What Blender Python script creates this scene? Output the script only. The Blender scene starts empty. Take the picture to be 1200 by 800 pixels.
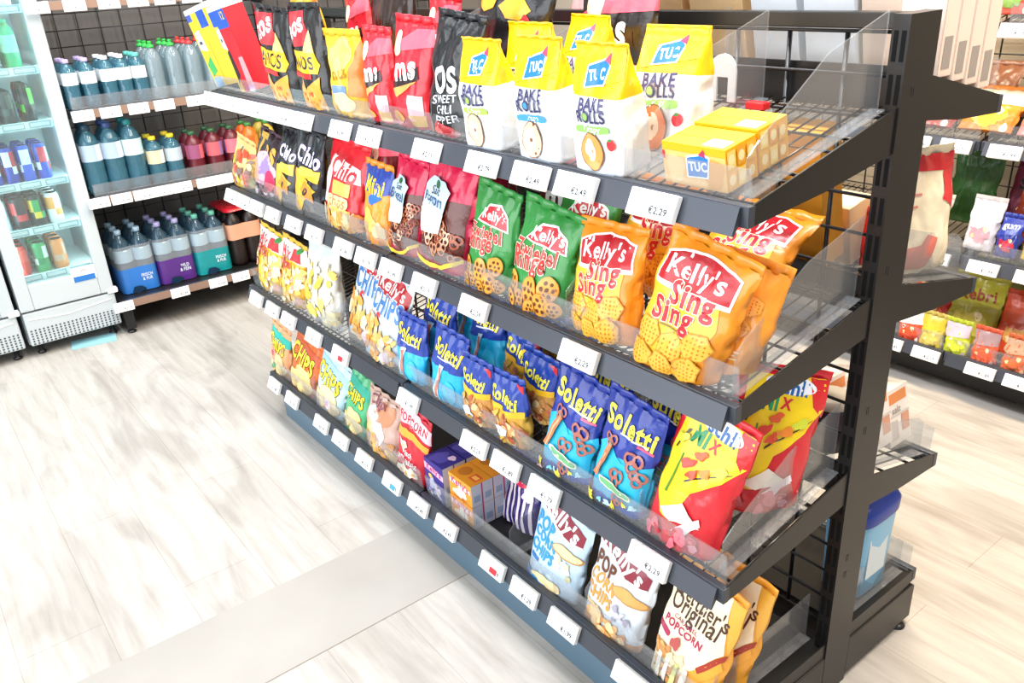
import bpy, bmesh, math, random
from mathutils import Vector, Matrix, Euler, noise
R = math.radians
rnd = random.Random(7)
scene = bpy.context.scene
COL = scene.collection

# ------------------------------------------------------------------ materials
def lin(c):
    c = c.lstrip('#'); v = [int(c[i:i + 2], 16) / 255 for i in (0, 2, 4)]
    return tuple(((x + .055) / 1.055) ** 2.4 if x > .04045 else x / 12.92 for x in v) + (1,)
_M = {}
def mat(c, kind='film'):
    key = (c, kind)
    if key in _M: return _M[key]
    m = bpy.data.materials.new(kind + '_' + c.strip('#')); m.use_nodes = True
    nt = m.node_tree; b = nt.nodes['Principled BSDF']
    b.inputs['Base Color'].default_value = lin(c)
    rough, bump, scale, spec, metal = {'film': (.27, .34, 26, .55, 0), 'print': (.27, .34, 26, .55, 0), 'card': (.55, .05, 60, .3, 0), 'metal': (.38, .02, 200, .5, .35),
        'plastic': (.35, 0, 1, .5, 0), 'paint': (.4, 0, 1, .4, 0), 'matte': (.8, .05, 40, .2, 0), 'chrome': (.25, 0, 1, .5, 1), 'foil': (.25, .5, 26, .5, .45)}[kind]
    b.inputs['Roughness'].default_value = rough; b.inputs['Specular IOR Level'].default_value = spec; b.inputs['Metallic'].default_value = metal
    if bump:
        t = nt.nodes.new('ShaderNodeTexCoord'); n = nt.nodes.new('ShaderNodeTexNoise'); bp = nt.nodes.new('ShaderNodeBump')
        n.inputs['Scale'].default_value = scale; n.inputs['Detail'].default_value = 3
        bp.inputs['Strength'].default_value = bump; bp.inputs['Distance'].default_value = .01
        nt.links.new(t.outputs['Object'], n.inputs['Vector']); nt.links.new(n.outputs['Fac'], bp.inputs['Height']); nt.links.new(bp.outputs['Normal'], b.inputs['Normal'])
    _M[key] = m
    return m
def clear(name, tint, solid=0.0, solid_col='#ffffff', ior=1.45, rough=.03):
    """see-through plastic or glass: transparent with a Fresnel gloss and an optional milky share"""
    if name in _M: return _M[name]
    m = bpy.data.materials.new(name); m.use_nodes = True; nt = m.node_tree; N = nt.nodes; N.clear()
    out = N.new('ShaderNodeOutputMaterial'); tr = N.new('ShaderNodeBsdfTransparent'); gl = N.new('ShaderNodeBsdfGlossy'); lw = N.new('ShaderNodeLayerWeight'); fr = N.new('ShaderNodeMath'); mx = N.new('ShaderNodeMixShader')
    tr.inputs['Color'].default_value = lin(tint); gl.inputs['Roughness'].default_value = rough; lw.inputs['Blend'].default_value = .5
    pw = N.new('ShaderNodeMath'); pw.operation = 'POWER'; pw.inputs[1].default_value = 4; nt.links.new(lw.outputs['Facing'], pw.inputs[0]); fr.operation = 'MULTIPLY_ADD'; fr.inputs[1].default_value = .5; fr.inputs[2].default_value = .045; nt.links.new(pw.outputs[0], fr.inputs[0])
    src = tr
    if solid:
        df = N.new('ShaderNodeBsdfDiffuse'); df.inputs['Color'].default_value = lin(solid_col); m2 = N.new('ShaderNodeMixShader'); m2.inputs[0].default_value = solid
        nt.links.new(tr.outputs[0], m2.inputs[1]); nt.links.new(df.outputs[0], m2.inputs[2]); src = m2
    nt.links.new(fr.outputs[0], mx.inputs[0]); nt.links.new(src.outputs[0], mx.inputs[1]); nt.links.new(gl.outputs[0], mx.inputs[2]); nt.links.new(mx.outputs[0], out.inputs[0])
    _M[name] = m
    return m
ACRYL = clear('acrylic', '#f2f4f6', .07, '#ffffff')
GLASS = clear('door_glass', '#eefafa', .03)
WATER = clear('water_bottle_plastic', '#a9cbd6', .3, '#5d9ab0', 1.4, .08)
WATER2 = clear('clear_bottle_plastic', '#d2e0e4', .3, '#b4c6ce', 1.4, .08)
FILMC = clear('wrap_film', '#dfe8ee', .22, '#dfe6ee', 1.4, .1)
DARK = mat('#201f1e', 'metal'); DARK2 = mat('#232325', 'metal'); RAIL = mat('#42464f', 'metal'); STEEL = mat('#524d48', 'chrome'); BLACK = mat('#17181b', 'plastic')
WHITE = mat('#f4f4f4', 'plastic'); SLOT = mat('#060607', 'matte')

# ------------------------------------------------------------------ mesh building
class MB:
    def __init__(s): s.bm = bmesh.new(); s.m = []
    def mi(s, m):
        if m not in s.m: s.m.append(m)
        return s.m.index(m)
    def face(s, co, m, smooth=False):
        try: f = s.bm.faces.new([s.bm.verts.new(c) for c in co])
        except ValueError: return
        f.material_index = s.mi(m); f.smooth = smooth; return f
    def grid(s, rows, m, smooth=True, closed=False, mf=None):
        V = [[s.bm.verts.new(c) for c in r] for r in rows]
        for i in range(len(V) - 1):
            n = len(V[i])
            for j in range(n if closed else n - 1):
                k = (j + 1) % n
                try: f = s.bm.faces.new((V[i][j], V[i][k], V[i + 1][k], V[i + 1][j]))
                except ValueError: continue
                f.smooth = smooth; f.material_index = s.mi(mf(i, j) if mf else m)
        return V
    def box(s, x0, x1, y0, y1, z0, z1, m, M=None):
        c = [Vector((x, y, z)) for z in (z0, z1) for y in (y0, y1) for x in (x0, x1)]
        if M: c = [M @ v for v in c]
        v = [s.bm.verts.new(q) for q in c]
        for q in ((0, 2, 3, 1), (4, 5, 7, 6), (0, 1, 5, 4), (2, 6, 7, 3), (0, 4, 6, 2), (1, 3, 7, 5)):
            f = s.bm.faces.new([v[i] for i in q]); f.material_index = s.mi(m)
    def prism(s, pts, axis, a, b, m):
        """extrude a 2D outline along an axis: pts are the two other coordinates in xyz order"""
        def P(p, t): return Vector((t, p[0], p[1])) if axis == 'x' else Vector((p[0], t, p[1])) if axis == 'y' else Vector((p[0], p[1], t))
        A = [s.bm.verts.new(P(p, a)) for p in pts]; B = [s.bm.verts.new(P(p, b)) for p in pts]; n = len(pts)
        fs = [s.bm.faces.new(A[::-1]), s.bm.faces.new(B)] + [s.bm.faces.new((A[i], A[(i + 1) % n], B[(i + 1) % n], B[i])) for i in range(n)]
        for f in fs: f.material_index = s.mi(m)
    def tube(s, p0, p1, r, m, n=6):
        p0, p1 = Vector(p0), Vector(p1); d = (p1 - p0).normalized(); u = d.orthogonal().normalized(); v = d.cross(u)
        rows = [[p + (u * math.cos(2 * math.pi * k / n) + v * math.sin(2 * math.pi * k / n)) * r for k in range(n)] for p in (p0, p1)]
        V = s.grid(rows, m, True, True)
        for w in V:
            f = s.bm.faces.new(w); f.material_index = s.mi(m)
    def lathe(s, prof, m, n=20, o=(0, 0, 0), mf=None, cap=True):
        rows = [[Vector((o[0] + r * math.cos(2 * math.pi * k / n), o[1] + r * math.sin(2 * math.pi * k / n), o[2] + z)) for k in range(n)] for r, z in prof]
        V = s.grid(rows, m, True, True, mf)
        if cap:
            for w in (V[0], V[-1]):
                f = s.bm.faces.new(w); f.material_index = s.mi(m)
    def build(s, name, parent=None, bevel=0, **props):
        bmesh.ops.recalc_face_normals(s.bm, faces=s.bm.faces)
        me = bpy.data.meshes.new(name); s.bm.to_mesh(me); s.bm.free()
        for m in s.m: me.materials.append(m)
        o = bpy.data.objects.new(name, me); COL.objects.link(o)
        if parent: o.parent = parent
        if bevel:
            b = o.modifiers.new('bevel', 'BEVEL'); b.width = bevel; b.segments = 2; b.limit_method = 'ANGLE'
        for k, v in props.items(): o[k] = v
        return o
def tag(o, label, cat, group=None):
    o['label'] = label; o['category'] = cat
    if group: o['group'] = group
    return o
def thing(name, label, cat, loc=(0, 0, 0), rot=(0, 0, 0), group=None):
    o = bpy.data.objects.new(name, None); COL.objects.link(o); o.empty_display_size = .05
    o.location = loc; o.rotation_euler = rot
    return tag(o, label, cat, group)
def dup(root, loc, rot, label, group=None):
    r = root.copy(); COL.objects.link(r); r.location = loc; r.rotation_euler = rot; r['label'] = label
    if group: r['group'] = group
    for ch in list(root.children):
        c = ch.copy(); COL.objects.link(c); c.parent = r
        for g in list(ch.children):
            q = g.copy(); COL.objects.link(q); q.parent = c
    return r
def struct(o): o['kind'] = 'structure'; return o

# ------------------------------------------------------------------ printed artwork
_T = {}
def text_mesh(s, bold, shear=0, sp=1.0):
    k = (s, bold, shear, sp)
    if k in _T: return _T[k]
    cu = bpy.data.curves.new('lettering', 'FONT'); cu.body = s; cu.size = 1; cu.offset = bold; cu.shear = shear; cu.resolution_u = 3; cu.align_x = 'CENTER'; cu.space_line = .9; cu.space_character = sp
    o = bpy.data.objects.new('lettering', cu); COL.objects.link(o); bpy.context.view_layer.update()
    me = bpy.data.meshes.new_from_object(o.evaluated_get(bpy.context.evaluated_depsgraph_get()))
    V = [(v.co.x, v.co.y) for v in me.vertices]; F = [tuple(p.vertices) for p in me.polygons]
    bpy.data.objects.remove(o); bpy.data.curves.remove(cu); bpy.data.meshes.remove(me)
    xs = [v[0] for v in V]; ys = [v[1] for v in V]; cx, cy, W = (min(xs) + max(xs)) / 2, (min(ys) + max(ys)) / 2, max(xs) - min(xs)
    _T[k] = ([((x - cx) / W, (y - cy) / W) for x, y in V], F, (max(ys) - min(ys)) / W)
    return _T[k]
class Art:
    """flat artwork: positions are fractions of the face (x -.5..+.5, y 0..1), sizes are fractions of the face width"""
    def __init__(s, w, h, kind='print'): s.w, s.h, s.kind = w, h, kind; s.bm = bmesh.new(); s.m = []; s.z = 0.0; s.step = .00012
    def _mi(s, c):
        m = mat(c, s.kind)
        if m not in s.m: s.m.append(m)
        return s.m.index(m)
    def raw(s, V, F, c):
        vs = [s.bm.verts.new((x, y, s.z)) for x, y in V]
        for f in F:
            try: q = s.bm.faces.new([vs[i] for i in f]); q.material_index = s._mi(c); q.smooth = True
            except ValueError: pass
        s.z += s.step
    def poly(s, pts, c): s.raw([(x * s.w, y * s.h) for x, y in pts], [tuple(range(len(pts)))], c)
    def rect(s, x0, y0, x1, y1, c): s.poly([(x0, y0), (x1, y0), (x1, y1), (x0, y1)], c)
    def blob(s, cx, cy, rx, ry, c, rot=0, n=18, sup=2, wob=0):
        a = R(rot); P = []
        for k in range(n):
            t = 2 * math.pi * k / n; q = 1 + wob * math.sin(3 * t + cx * 40) + wob * .7 * math.sin(5 * t + cy * 30)
            x = abs(math.cos(t)) ** (2 / sup) * math.copysign(1, math.cos(t)) * rx * s.w * q; y = abs(math.sin(t)) ** (2 / sup) * math.copysign(1, math.sin(t)) * ry * s.w * q
            P.append((cx * s.w + x * math.cos(a) - y * math.sin(a), cy * s.h + x * math.sin(a) + y * math.cos(a)))
        s.raw(P, [tuple(range(n))], c)
    def ring(s, cx, cy, r, t, c, sx=1, rot=0, n=16):
        a = R(rot); P = []
        for q in (r, r - t):
            for k in range(n):
                u = 2 * math.pi * k / n; x, y = q * math.cos(u) * sx * s.w, q * math.sin(u) * s.w
                P.append((cx * s.w + x * math.cos(a) - y * math.sin(a), cy * s.h + x * math.sin(a) + y * math.cos(a)))
        s.raw(P, [(k, (k + 1) % n, n + (k + 1) % n, n + k) for k in range(n)], c)
    def text(s, t, cx, cy, width, c, rot=0, bold=.02, tall=1, shear=0, out=None, ob=.05):
        a = R(rot)
        for col, b in (((out, bold + ob),) if out else ()) + ((c, bold),):
            V, F, _ = text_mesh(t, b * .62, shear, 1 + bold * 1.6 + (.06 if out else 0))
            k = width * s.w * (1 + (.03 if col == out else 0))
            s.raw([(cx * s.w + (x * math.cos(a) - y * tall * math.sin(a)) * k, cy * s.h + (x * math.sin(a) + y * tall * math.cos(a)) * k) for x, y in V], F, col)
    # things printed on snack bags
    def pretzel(s, cx, cy, r, c='#7a3d25', hi=None):
        for dx, dy in ((-.45, .25), (.45, .25), (0, -.4)): s.ring(cx + dx * r, cy + dy * r * s.w / s.h, r * .62, r * .24, c, n=12)
    def wheel(s, cx, cy, r, c='#e9a23b', d='#6b3512', sx=.9):
        s.blob(cx, cy, r * sx, r, '#b96d1d'); s.blob(cx, cy + r * .03 * s.w / s.h, r * .94 * sx, r * .94, c)
        s.blob(cx, cy, r * .17, r * .17, d, n=8)
        for k in range(6):
            t = k * math.pi / 3; s.step, o = 0, s.step; s.blob(cx + math.cos(t) * r * .52 * sx, cy + math.sin(t) * r * .52 * s.w / s.h, r * .15, r * .17, d, n=8); s.step = o
        s.z += s.step
    def waffle(s, cx, cy, r, rot=0, c='#f3b43c', d='#c4751c'):
        s.blob(cx, cy, r, r * .85, '#d98f24', rot, n=6); s.blob(cx, cy, r * .93, r * .78, c, rot, n=6)
        o = s.step; s.step = 0
        for i in range(-3, 4):
            for j in range(-3, 4):
                x, y = i * r * .26, j * r * .24
                if abs(x) / r + abs(y) / r < .95: s.blob(cx + x, cy + y * s.w / s.h, r * .06, r * .06, d, n=6)
        s.step = o; s.z += o
    def scatter(s, n, x0, y0, x1, y1, r, cols, seed=1, wob=.12, asp=.75):
        q = random.Random(seed); o = s.step; s.step = .00005
        for i in range(n):
            s.blob(q.uniform(x0, x1), q.uniform(y0, y1), r * q.uniform(.7, 1.2), r * asp * q.uniform(.7, 1.2), q.choice(cols), q.uniform(0, 180), n=10, wob=wob)
        s.step = o
    def lines(s, n, x0, y0, x1, c='#8a8f98', gap=.035, t=.012):
        for k in range(n): s.rect(x0, y0 - k * gap - t, x1 - (.06 if k % 2 else 0), y0 - k * gap, c)
    def onto(s, mb, fn, cell=.009):
        """cut the artwork into small cells and lay it on a surface fn(x, y, lift) -> point"""
        bm = s.bm
        if cell:
            for ax, lo, hi in ((0, -s.w / 2, s.w / 2), (1, 0, s.h)):
                k = lo + cell
                while k < hi:
                    bmesh.ops.bisect_plane(bm, geom=bm.verts[:] + bm.edges[:] + bm.faces[:], plane_co=(k, 0, 0) if ax == 0 else (0, k, 0), plane_no=(1, 0, 0) if ax == 0 else (0, 1, 0)); k += cell
        bm.verts.ensure_lookup_table(); ix = [mb.mi(m) for m in s.m]
        nv = {}
        for v in bm.verts: nv[v] = mb.bm.verts.new(fn(v.co.x, v.co.y, .0005 + v.co.z))
        for f in bm.faces:
            try: q = mb.bm.faces.new([nv[v] for v in f.verts]); q.material_index = ix[f.material_index]; q.smooth = True
            except ValueError: pass
        bm.free()

# ------------------------------------------------------------------ snack bags
class Surf:
    def __init__(s, w, h, d, style='pillow', seed=0, wr=1.0, bend=0.0):
        s.w, s.h, s.d, s.style, s.seed, s.wr, s.bend = w, h, d, style, seed * 7.31, wr, bend
        s.skew = random.Random(seed).uniform(-.05, .05) if style == 'pillow' else 0; s.slump = random.Random(seed + 1).uniform(-.07, .06) if style == 'pillow' else 0; s.n = 2.3 if style == 'pillow' else 6.0; s.cx = s.cy = 0.0
    def depth(s, t):
        t = min(max(t, 0), 1)
        if s.style == 'pillow': return s.d / 2 * max(1 - t ** 2.4, 0) ** .85 * (.6 + .4 * math.sin(min(t / .3, 1) * math.pi / 2))
        return s.d / 2 * (1 if t < .5 else max(.03, 1 - ((t - .5) / .46) ** 1.15))
    def p(s, a, t, side=-1):
        """a in -.5..+.5 across, t 0..1 up; side -1 is the front"""
        t = min(max(t, 0), 1); a = min(max(a, -.5), .5); D = s.depth(t); e = max(1 - abs(2 * a) ** s.n, 0) ** (1 / s.n)
        f = D / (s.d / 2)
        W = s.w * (1 - (.09 if s.style == 'pillow' else .0) * f)
        q = s.seed + (13 if side > 0 else 0)
        wr = .006 * (noise.noise(Vector((a * 4.5, t * 4, q))) + .5 * noise.noise(Vector((a * 11, t * 8, q + 3)))) * min(1, D / .012)
        pl = .0028 * math.sin(26 * a + q + 3 * math.sin(q)) * (math.exp(-(1 - t) / .12) + .5 * math.exp(-t / .1)) * (1 if s.style == 'pillow' else .15)
        y = side * (D * e + (wr * s.wr + pl * s.wr) * (1 - abs(2 * a) ** 4)) + (s.bend + s.slump) * t * t * s.h
        edge = .012 * s.wr * noise.noise(Vector((t * 5, q + (5 if a > 0 else 9), 0))) * abs(2 * a) * (1 - abs(2 * t - 1))
        x = W * a + edge + s.skew * t * t * s.h + .02 * s.w * math.sin(s.seed + 3 * t) * (1 - abs(2 * a) ** 2)
        return Vector((x, y, t * s.h + (x * s.cx + y * s.cy) * (1 - t) ** 3))
    def on(s, x, y, lift):
        a, t = x / s.w, y / s.h; P = s.p(a, t); e = .012
        du = s.p(min(a + e, .5), t) - s.p(max(a - e, -.5), t); dv = s.p(a, min(t + e, 1)) - s.p(a, max(t - e, 0)); N = du.cross(dv)
        if N.length < 1e-9: N = Vector((0, -1, 0))
        return P + N.normalized() * (lift * 1.5 + .0004)
def make_bag(root, w, h, d, base, art, style='pillow', bands=(), seed=0, wr=1.0, seal=None, bend=0.0, kind='film', foot=(0, 0)):
    S = Surf(w, h, d, style, seed, wr, bend); S.cx, S.cy = foot; mb = MB()
    ts = sorted(set([i / 40 for i in range(41)] + [b[0] for b in bands if 0 < b[0] < 1]))
    if style == 'pillow': ss = [-.5 + i / 40 for i in range(41)]
    else: ss = [math.copysign(.5 * (1 - (1 - abs(i) / 9) ** 2.2), i) for i in range(-9, 10)]
    def mf(i, j):
        tm = (ts[i] + ts[i + 1]) / 2
        for t, c in bands:
            if tm < t: return mat(c, kind)
        return mat(base, kind)
    rows = [[S.p(a, t, -1) for a in ss] + [S.p(a, t, 1) for a in reversed(ss)] for t in ts]
    V = mb.grid(rows, mat(base, kind), True, True, mf)
    f = mb.bm.faces.new(V[0]); f.material_index = 0
    bmesh.ops.remove_doubles(mb.bm, verts=mb.bm.verts, dist=1e-5)
    if art:
        A = Art(w, h); art(A); A.onto(mb, S.on)
    mb2 = MB(); sh = .016 if style == 'pillow' else .006
    sc = seal or (bands[-1][1] if False else base)
    n = 26; top = []
    for k in range(3):
        row = []
        for i in range(n + 1):
            a = -.5 + i / n; P = S.p(a, 1, -1); P = (P + S.p(a, 1, 1)) / 2
            row.append(P + Vector((0, .0012 * math.sin(k * 2.6) + .002 * math.sin(i * .9 + seed), sh * (k / 2) - .002)))
        top.append(row)
    mb2.grid(top, mat(sc, kind), True)
    pouch = mb.build('pouch', root); so = mb2.build('top_seal', root)
    sol = so.modifiers.new('thick', 'SOLIDIFY'); sol.thickness = .0016; sol.offset = 0
    return pouch
def settle(root, deck, eps=.0015):
    """lower or raise a thing until it just touches the shelf under it"""
    M = Matrix.LocRotScale(root.location, root.rotation_euler, None)
    lo = min((M @ v.co).z - deck((M @ v.co).y) for c in root.children for v in c.data.vertices)
    root.location.z += eps - lo

# ------------------------------------------------------------------ room shell
def floor_mat():
    m = bpy.data.materials.new('floor_planks'); m.use_nodes = True; nt = m.node_tree; N = nt.nodes; L = nt.links; b = N['Principled BSDF']
    tc = N.new('ShaderNodeTexCoord'); br = N.new('ShaderNodeTexBrick'); br.inputs['Scale'].default_value = 1; br.inputs['Brick Width'].default_value = 1.25; br.inputs['Row Height'].default_value = .19
    br.inputs['Mortar Size'].default_value = .0012; br.inputs['Mortar Smooth'].default_value = .3; br.offset = .37
    br.inputs['Color1'].default_value = lin('#b3aea8'); br.inputs['Color2'].default_value = lin('#ada8a1'); br.inputs['Mortar'].default_value = lin('#9d968e')
    L.new(tc.outputs['Object'], br.inputs['Vector'])
    mp = N.new('ShaderNodeMapping'); mp.inputs['Scale'].default_value = (1.3, 15, 1); L.new(tc.outputs['Object'], mp.inputs['Vector'])
    n = N.new('ShaderNodeTexNoise'); n.inputs['Scale'].default_value = 2.2; n.inputs['Detail'].default_value = 8; n.inputs['Roughness'].default_value = .62; n.inputs['Distortion'].default_value = .5; L.new(mp.outputs[0], n.inputs['Vector'])
    r = N.new('ShaderNodeValToRGB'); r.color_ramp.elements[0].position = .3; r.color_ramp.elements[0].color = lin('#a79d92'); r.color_ramp.elements[1].position = .62; r.color_ramp.elements[1].color = (1, 1, 1, 1)
    L.new(n.outputs['Fac'], r.inputs[0])
    m2 = N.new('ShaderNodeMapping'); m2.inputs['Scale'].default_value = (.9, 3.2, 1); L.new(tc.outputs['Object'], m2.inputs['Vector'])
    n2 = N.new('ShaderNodeTexNoise'); n2.inputs['Scale'].default_value = 2.1; n2.inputs['Detail'].default_value = 5; n2.inputs['Distortion'].default_value = 1.2; L.new(m2.outputs[0], n2.inputs['Vector'])
    r2 = N.new('ShaderNodeValToRGB'); r2.color_ramp.elements[0].position = .34; r2.color_ramp.elements[0].color = lin('#a59c93'); r2.color_ramp.elements[1].position = .52; r2.color_ramp.elements[1].color = (1, 1, 1, 1); L.new(n2.outputs['Fac'], r2.inputs[0])
    x = N.new('ShaderNodeMixRGB'); x.blend_type = 'MULTIPLY'; x.inputs[0].default_value = .36; L.new(br.outputs['Color'], x.inputs[1]); L.new(r.outputs[0], x.inputs[2])
    y = N.new('ShaderNodeMixRGB'); y.blend_type = 'MULTIPLY'; y.inputs[0].default_value = .32; L.new(x.outputs[0], y.inputs[1]); L.new(r2.outputs[0], y.inputs[2])
    L.new(y.outputs[0], b.inputs['Base Color']); b.inputs['Roughness'].default_value = .5; b.inputs['Specular IOR Level'].default_value = .35
    return m
def stone_mat():
    m = bpy.data.materials.new('floor_stone_strip'); m.use_nodes = True; nt = m.node_tree; N = nt.nodes; L = nt.links; b = N['Principled BSDF']
    tc = N.new('ShaderNodeTexCoord'); n = N.new('ShaderNodeTexNoise'); n.inputs['Scale'].default_value = 3; n.inputs['Detail'].default_value = 6; L.new(tc.outputs['Object'], n.inputs['Vector'])
    r = N.new('ShaderNodeValToRGB'); r.color_ramp.elements[0].position = .3; r.color_ramp.elements[0].color = lin('#938e87'); r.color_ramp.elements[1].position = .7; r.color_ramp.elements[1].color = lin('#9e9992'); L.new(n.outputs['Fac'], r.inputs[0])
    L.new(r.outputs[0], b.inputs['Base Color']); b.inputs['Roughness'].default_value = .55
    return m
mb = MB(); mb.box(-4.4, 3.2, -3.6, 2.2, -.08, 0, floor_mat()); o = struct(mb.build('floor'))
mb = MB(); mb.box(-1.09, -.806, -3.6, -.02, -.002, .0006, stone_mat()); struct(mb.build('trim_1'))
mb = MB(); mb.box(-.8065, -.804, -3.6, -.02, -.002, .001, mat('#8d857a', 'matte')); struct(mb.build('trim_2'))
mb = MB(); mb.box(-4.0, -3.9, -3.6, 2.2, 0, 3.0, mat('#8b8782', 'matte')); struct(mb.build('wall_left'))
mb = MB(); mb.box(-4.0, 3.2, 2.0, 2.1, 0, 3.0, mat('#a59a8c', 'matte')); struct(mb.build('wall_back'))

# ------------------------------------------------------------------ shelving systems
ORD = ['nearest', 'second', 'third', 'fourth', 'fifth', 'sixth', 'seventh', 'eighth', 'ninth', 'tenth', 'eleventh', 'twelfth', 'thirteenth', 'fourteenth', 'fifteenth', 'sixteenth', 'seventeenth', 'eighteenth', 'nineteenth', 'twentieth']
class Frame:
    """a shelf run: u along its length, d outwards from the posts, z up, mapped to the room"""
    def __init__(s, org, ux, dx): s.o, s.ux, s.dx = Vector(org), Vector(ux), Vector(dx)
    def P(s, u, d, z): return s.o + s.ux * u + s.dx * d + Vector((0, 0, z))
    def M(s):
        m = Matrix.Identity(4)
        for i, c in enumerate((s.ux, s.dx, Vector((0, 0, 1)))):
            for j in range(3): m[j][i] = c[j]
        m.translation = s.o
        return m
    def rotz(s): return math.atan2(s.dx.x, -s.dx.y)      # turns a face that looks along -y towards d
def shelf(F, parent, u0, u1, D, z, slope, riser=.055, dividers=(), ends=(True, True), fasc=.03, wire=True, div_h=.13, thick=DARK, channel=True, backh=.062, rear=0):
    """wire shelf: z is the top of its front lip at distance D; it climbs towards the posts by slope"""
    M = F.M()
    mb = MB(); zt = lambda d: z - .006 + slope * (D - d)
    P = lambda u, d, dz=0: F.P(u, d, zt(d) + dz)
    if wire:
        n = max(2, int(round((u1 - u0) / .025)))
        for k in range(n + 1):
            u = u0 + .01 + (u1 - u0 - .02) * k / n
            mb.tube(P(u, .03, -.0018), P(u, D - .012, -.0018), .0018, STEEL, 5)
        for d in (.045, D * .36, D * .68, D - .03): mb.tube(P(u0 + .008, d, -.0062), P(u1 - .008, d, -.0062), .0028, STEEL, 6)
    else:
        mb.prism([(.03, zt(.03)), (D - .012, zt(D - .012)), (D - .012, zt(D - .012) - .01), (.03, zt(.03) - .01)], 'x', u0 + .006, u1 - .006, thick)
        for v in mb.bm.verts: v.co = M @ v.co
    root = mb.build('shelf', parent)
    # front lip
    mb = MB(); mb.prism([(D - .014, z), (D, z), (D, z - fasc), (D - .014, z - fasc)], 'x', u0 + .002, u1 - .002, RAIL)
    for v in mb.bm.verts: v.co = M @ v.co
    mb.build('front_lip', root, .0015)
    for e, u in zip(ends, (u0 + .003, u1 - .006)):
        if not e: continue
        mb = MB(); zb = zt(.04) - backh
        mb.prism([(D - .004, z - .001), (D - .004, z - fasc), (D * .55, (z - fasc) * .55 + zb * .45 - .004), (.02, zb), (.02, zt(.02) + .004)], 'x', u, u + .003, thick)
        for v in mb.bm.verts: v.co = M @ v.co
        b = mb.build('bracket', root)
    if channel:
        mb = MB(); mb.prism([(D, z - .002), (D + .004, z - .002), (D + .017, z - .038), (D + .013, z - .04), (D, z - .022)], 'x', u0 + .014, u1 - .014, RAIL)
        for v in mb.bm.verts: v.co = M @ v.co
        mb.build('price_channel', root)
    if riser:
        mb = MB(); mb.prism([(D - .020, z - .004), (D - .017, z - .004), (D - .012, z + riser), (D - .015, z + riser)], 'x', u0 + .012, u1 - .012, ACRYL)
        for v in mb.bm.verts: v.co = M @ v.co
        mb.build('clear_riser', root)
    if rear:
        mb = MB(); mb.box(u0 + .03, u1 - .03, .010, .016, zt(.02) - rear, zt(.02) + .012, DARK2, M); mb.build('rear_lip', root)
    for u in dividers:
        mb = MB(); p = [(D - .026, zt(D - .026) + .001), (D - .026, z + riser + .01), (D - .05, z + riser + .03), (D * .5, zt(D * .5) + div_h), (.05, zt(.05) + div_h + .01), (.05, zt(.05) + .001)]
        mb.prism(p, 'x', u - .0012, u + .0012, ACRYL); mb.prism([(D - .03, zt(D - .03) + .001), (D - .03, zt(D - .03) + .003), (.05, zt(.05) + .003), (.05, zt(.05) + .001)], 'x', u - .012, u + .012, ACRYL)
        for v in mb.bm.verts: v.co = M @ v.co
        mb.build('clear_divider', root)
    return root
def grid_panel(F, parent, u0, u1, z0, z1, du, dz, d=0, r=.003, name='mesh_panel', m=BLACK):
    mb = MB(); n = int(round((u1 - u0) / du))
    for k in range(n + 1):
        u = u0 + (u1 - u0) * k / n; mb.tube(F.P(u, d, z0), F.P(u, d, z1), r, m, 5)
    n = int(round((z1 - z0) / dz))
    for k in range(n + 1):
        z = z0 + (z1 - z0) * k / n; mb.tube(F.P(u0, d + .004, z), F.P(u1, d + .004, z), r * .75, m, 5)
    return mb.build(name, parent)
def upright(F, parent, u, w, t, z1, slots=True):
    mb = MB(); M = F.M(); mb.box(u - w, u, -t / 2, t / 2, 0, z1, DARK, M)
    if slots:
        for k in range(21):
            z = .033 + k * .061
            for s in (-1, 1):
                for side in (-1, 1):
                    c = u - w / 2 + s * w * .22; d = side * t / 2
                    mb.box(c - .0033, c + .0033, d - .0006, d + .0006, z, z + .043, SLOT, M)
        for z in (.34, .3, .62, .66, .92, 1.2):
            mb.box(u - .0004, u + .0006, .006, .009, z, z + .014, BLACK, M); mb.box(u - .0004, u + .0006, .012, .015, z + .002, z + .016, BLACK, M)
    return mb.build('upright', parent)
CH = lambda F, u, D, z: F.P(u, D + .0125, z - .018)
def price_tag(F, u, D, z, w, label, group, price='1,79', frame='#f7f7f5', col='#33363c', mark=None, hh=.040, tilt=24, name='price_tag', off=.0185):
    t = thing(name, label, 'price tag', F.P(u, D + off, z - .0205), (R(-tilt), 0, F.rotz()), group)
    mb = MB(); mb.box(-w / 2, w / 2, -.005, .006, -hh / 2, hh / 2, mat(frame, 'plastic')); mb.build('case', t, .0015)
    mb = MB(); mb.box(-w * .465, w * .465, -.0056, -.0050, -hh * .43, hh * .43, mat('#fbfbfa', 'card'))
    a = Art(w * .93, hh * .86, 'card'); o = .0
    a.lines(2, -.42, .86, -.1, '#a9abb0', .05, .018)
    a.rect(-.42, .2, -.2, .24, '#8d9096'); a.rect(-.42, .12, -.24, .16, '#8d9096')
    a.text('€' + price, .19, .28, .42, col, 0, .03)
    if mark: a.rect(-.02, .1, .3, .5, mark)
    a.onto(mb, lambda x, y, l: Vector((x, -.0056 - l * .5, y - hh * .43)), 0)
    mb.build('display', t)
    return t

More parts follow.
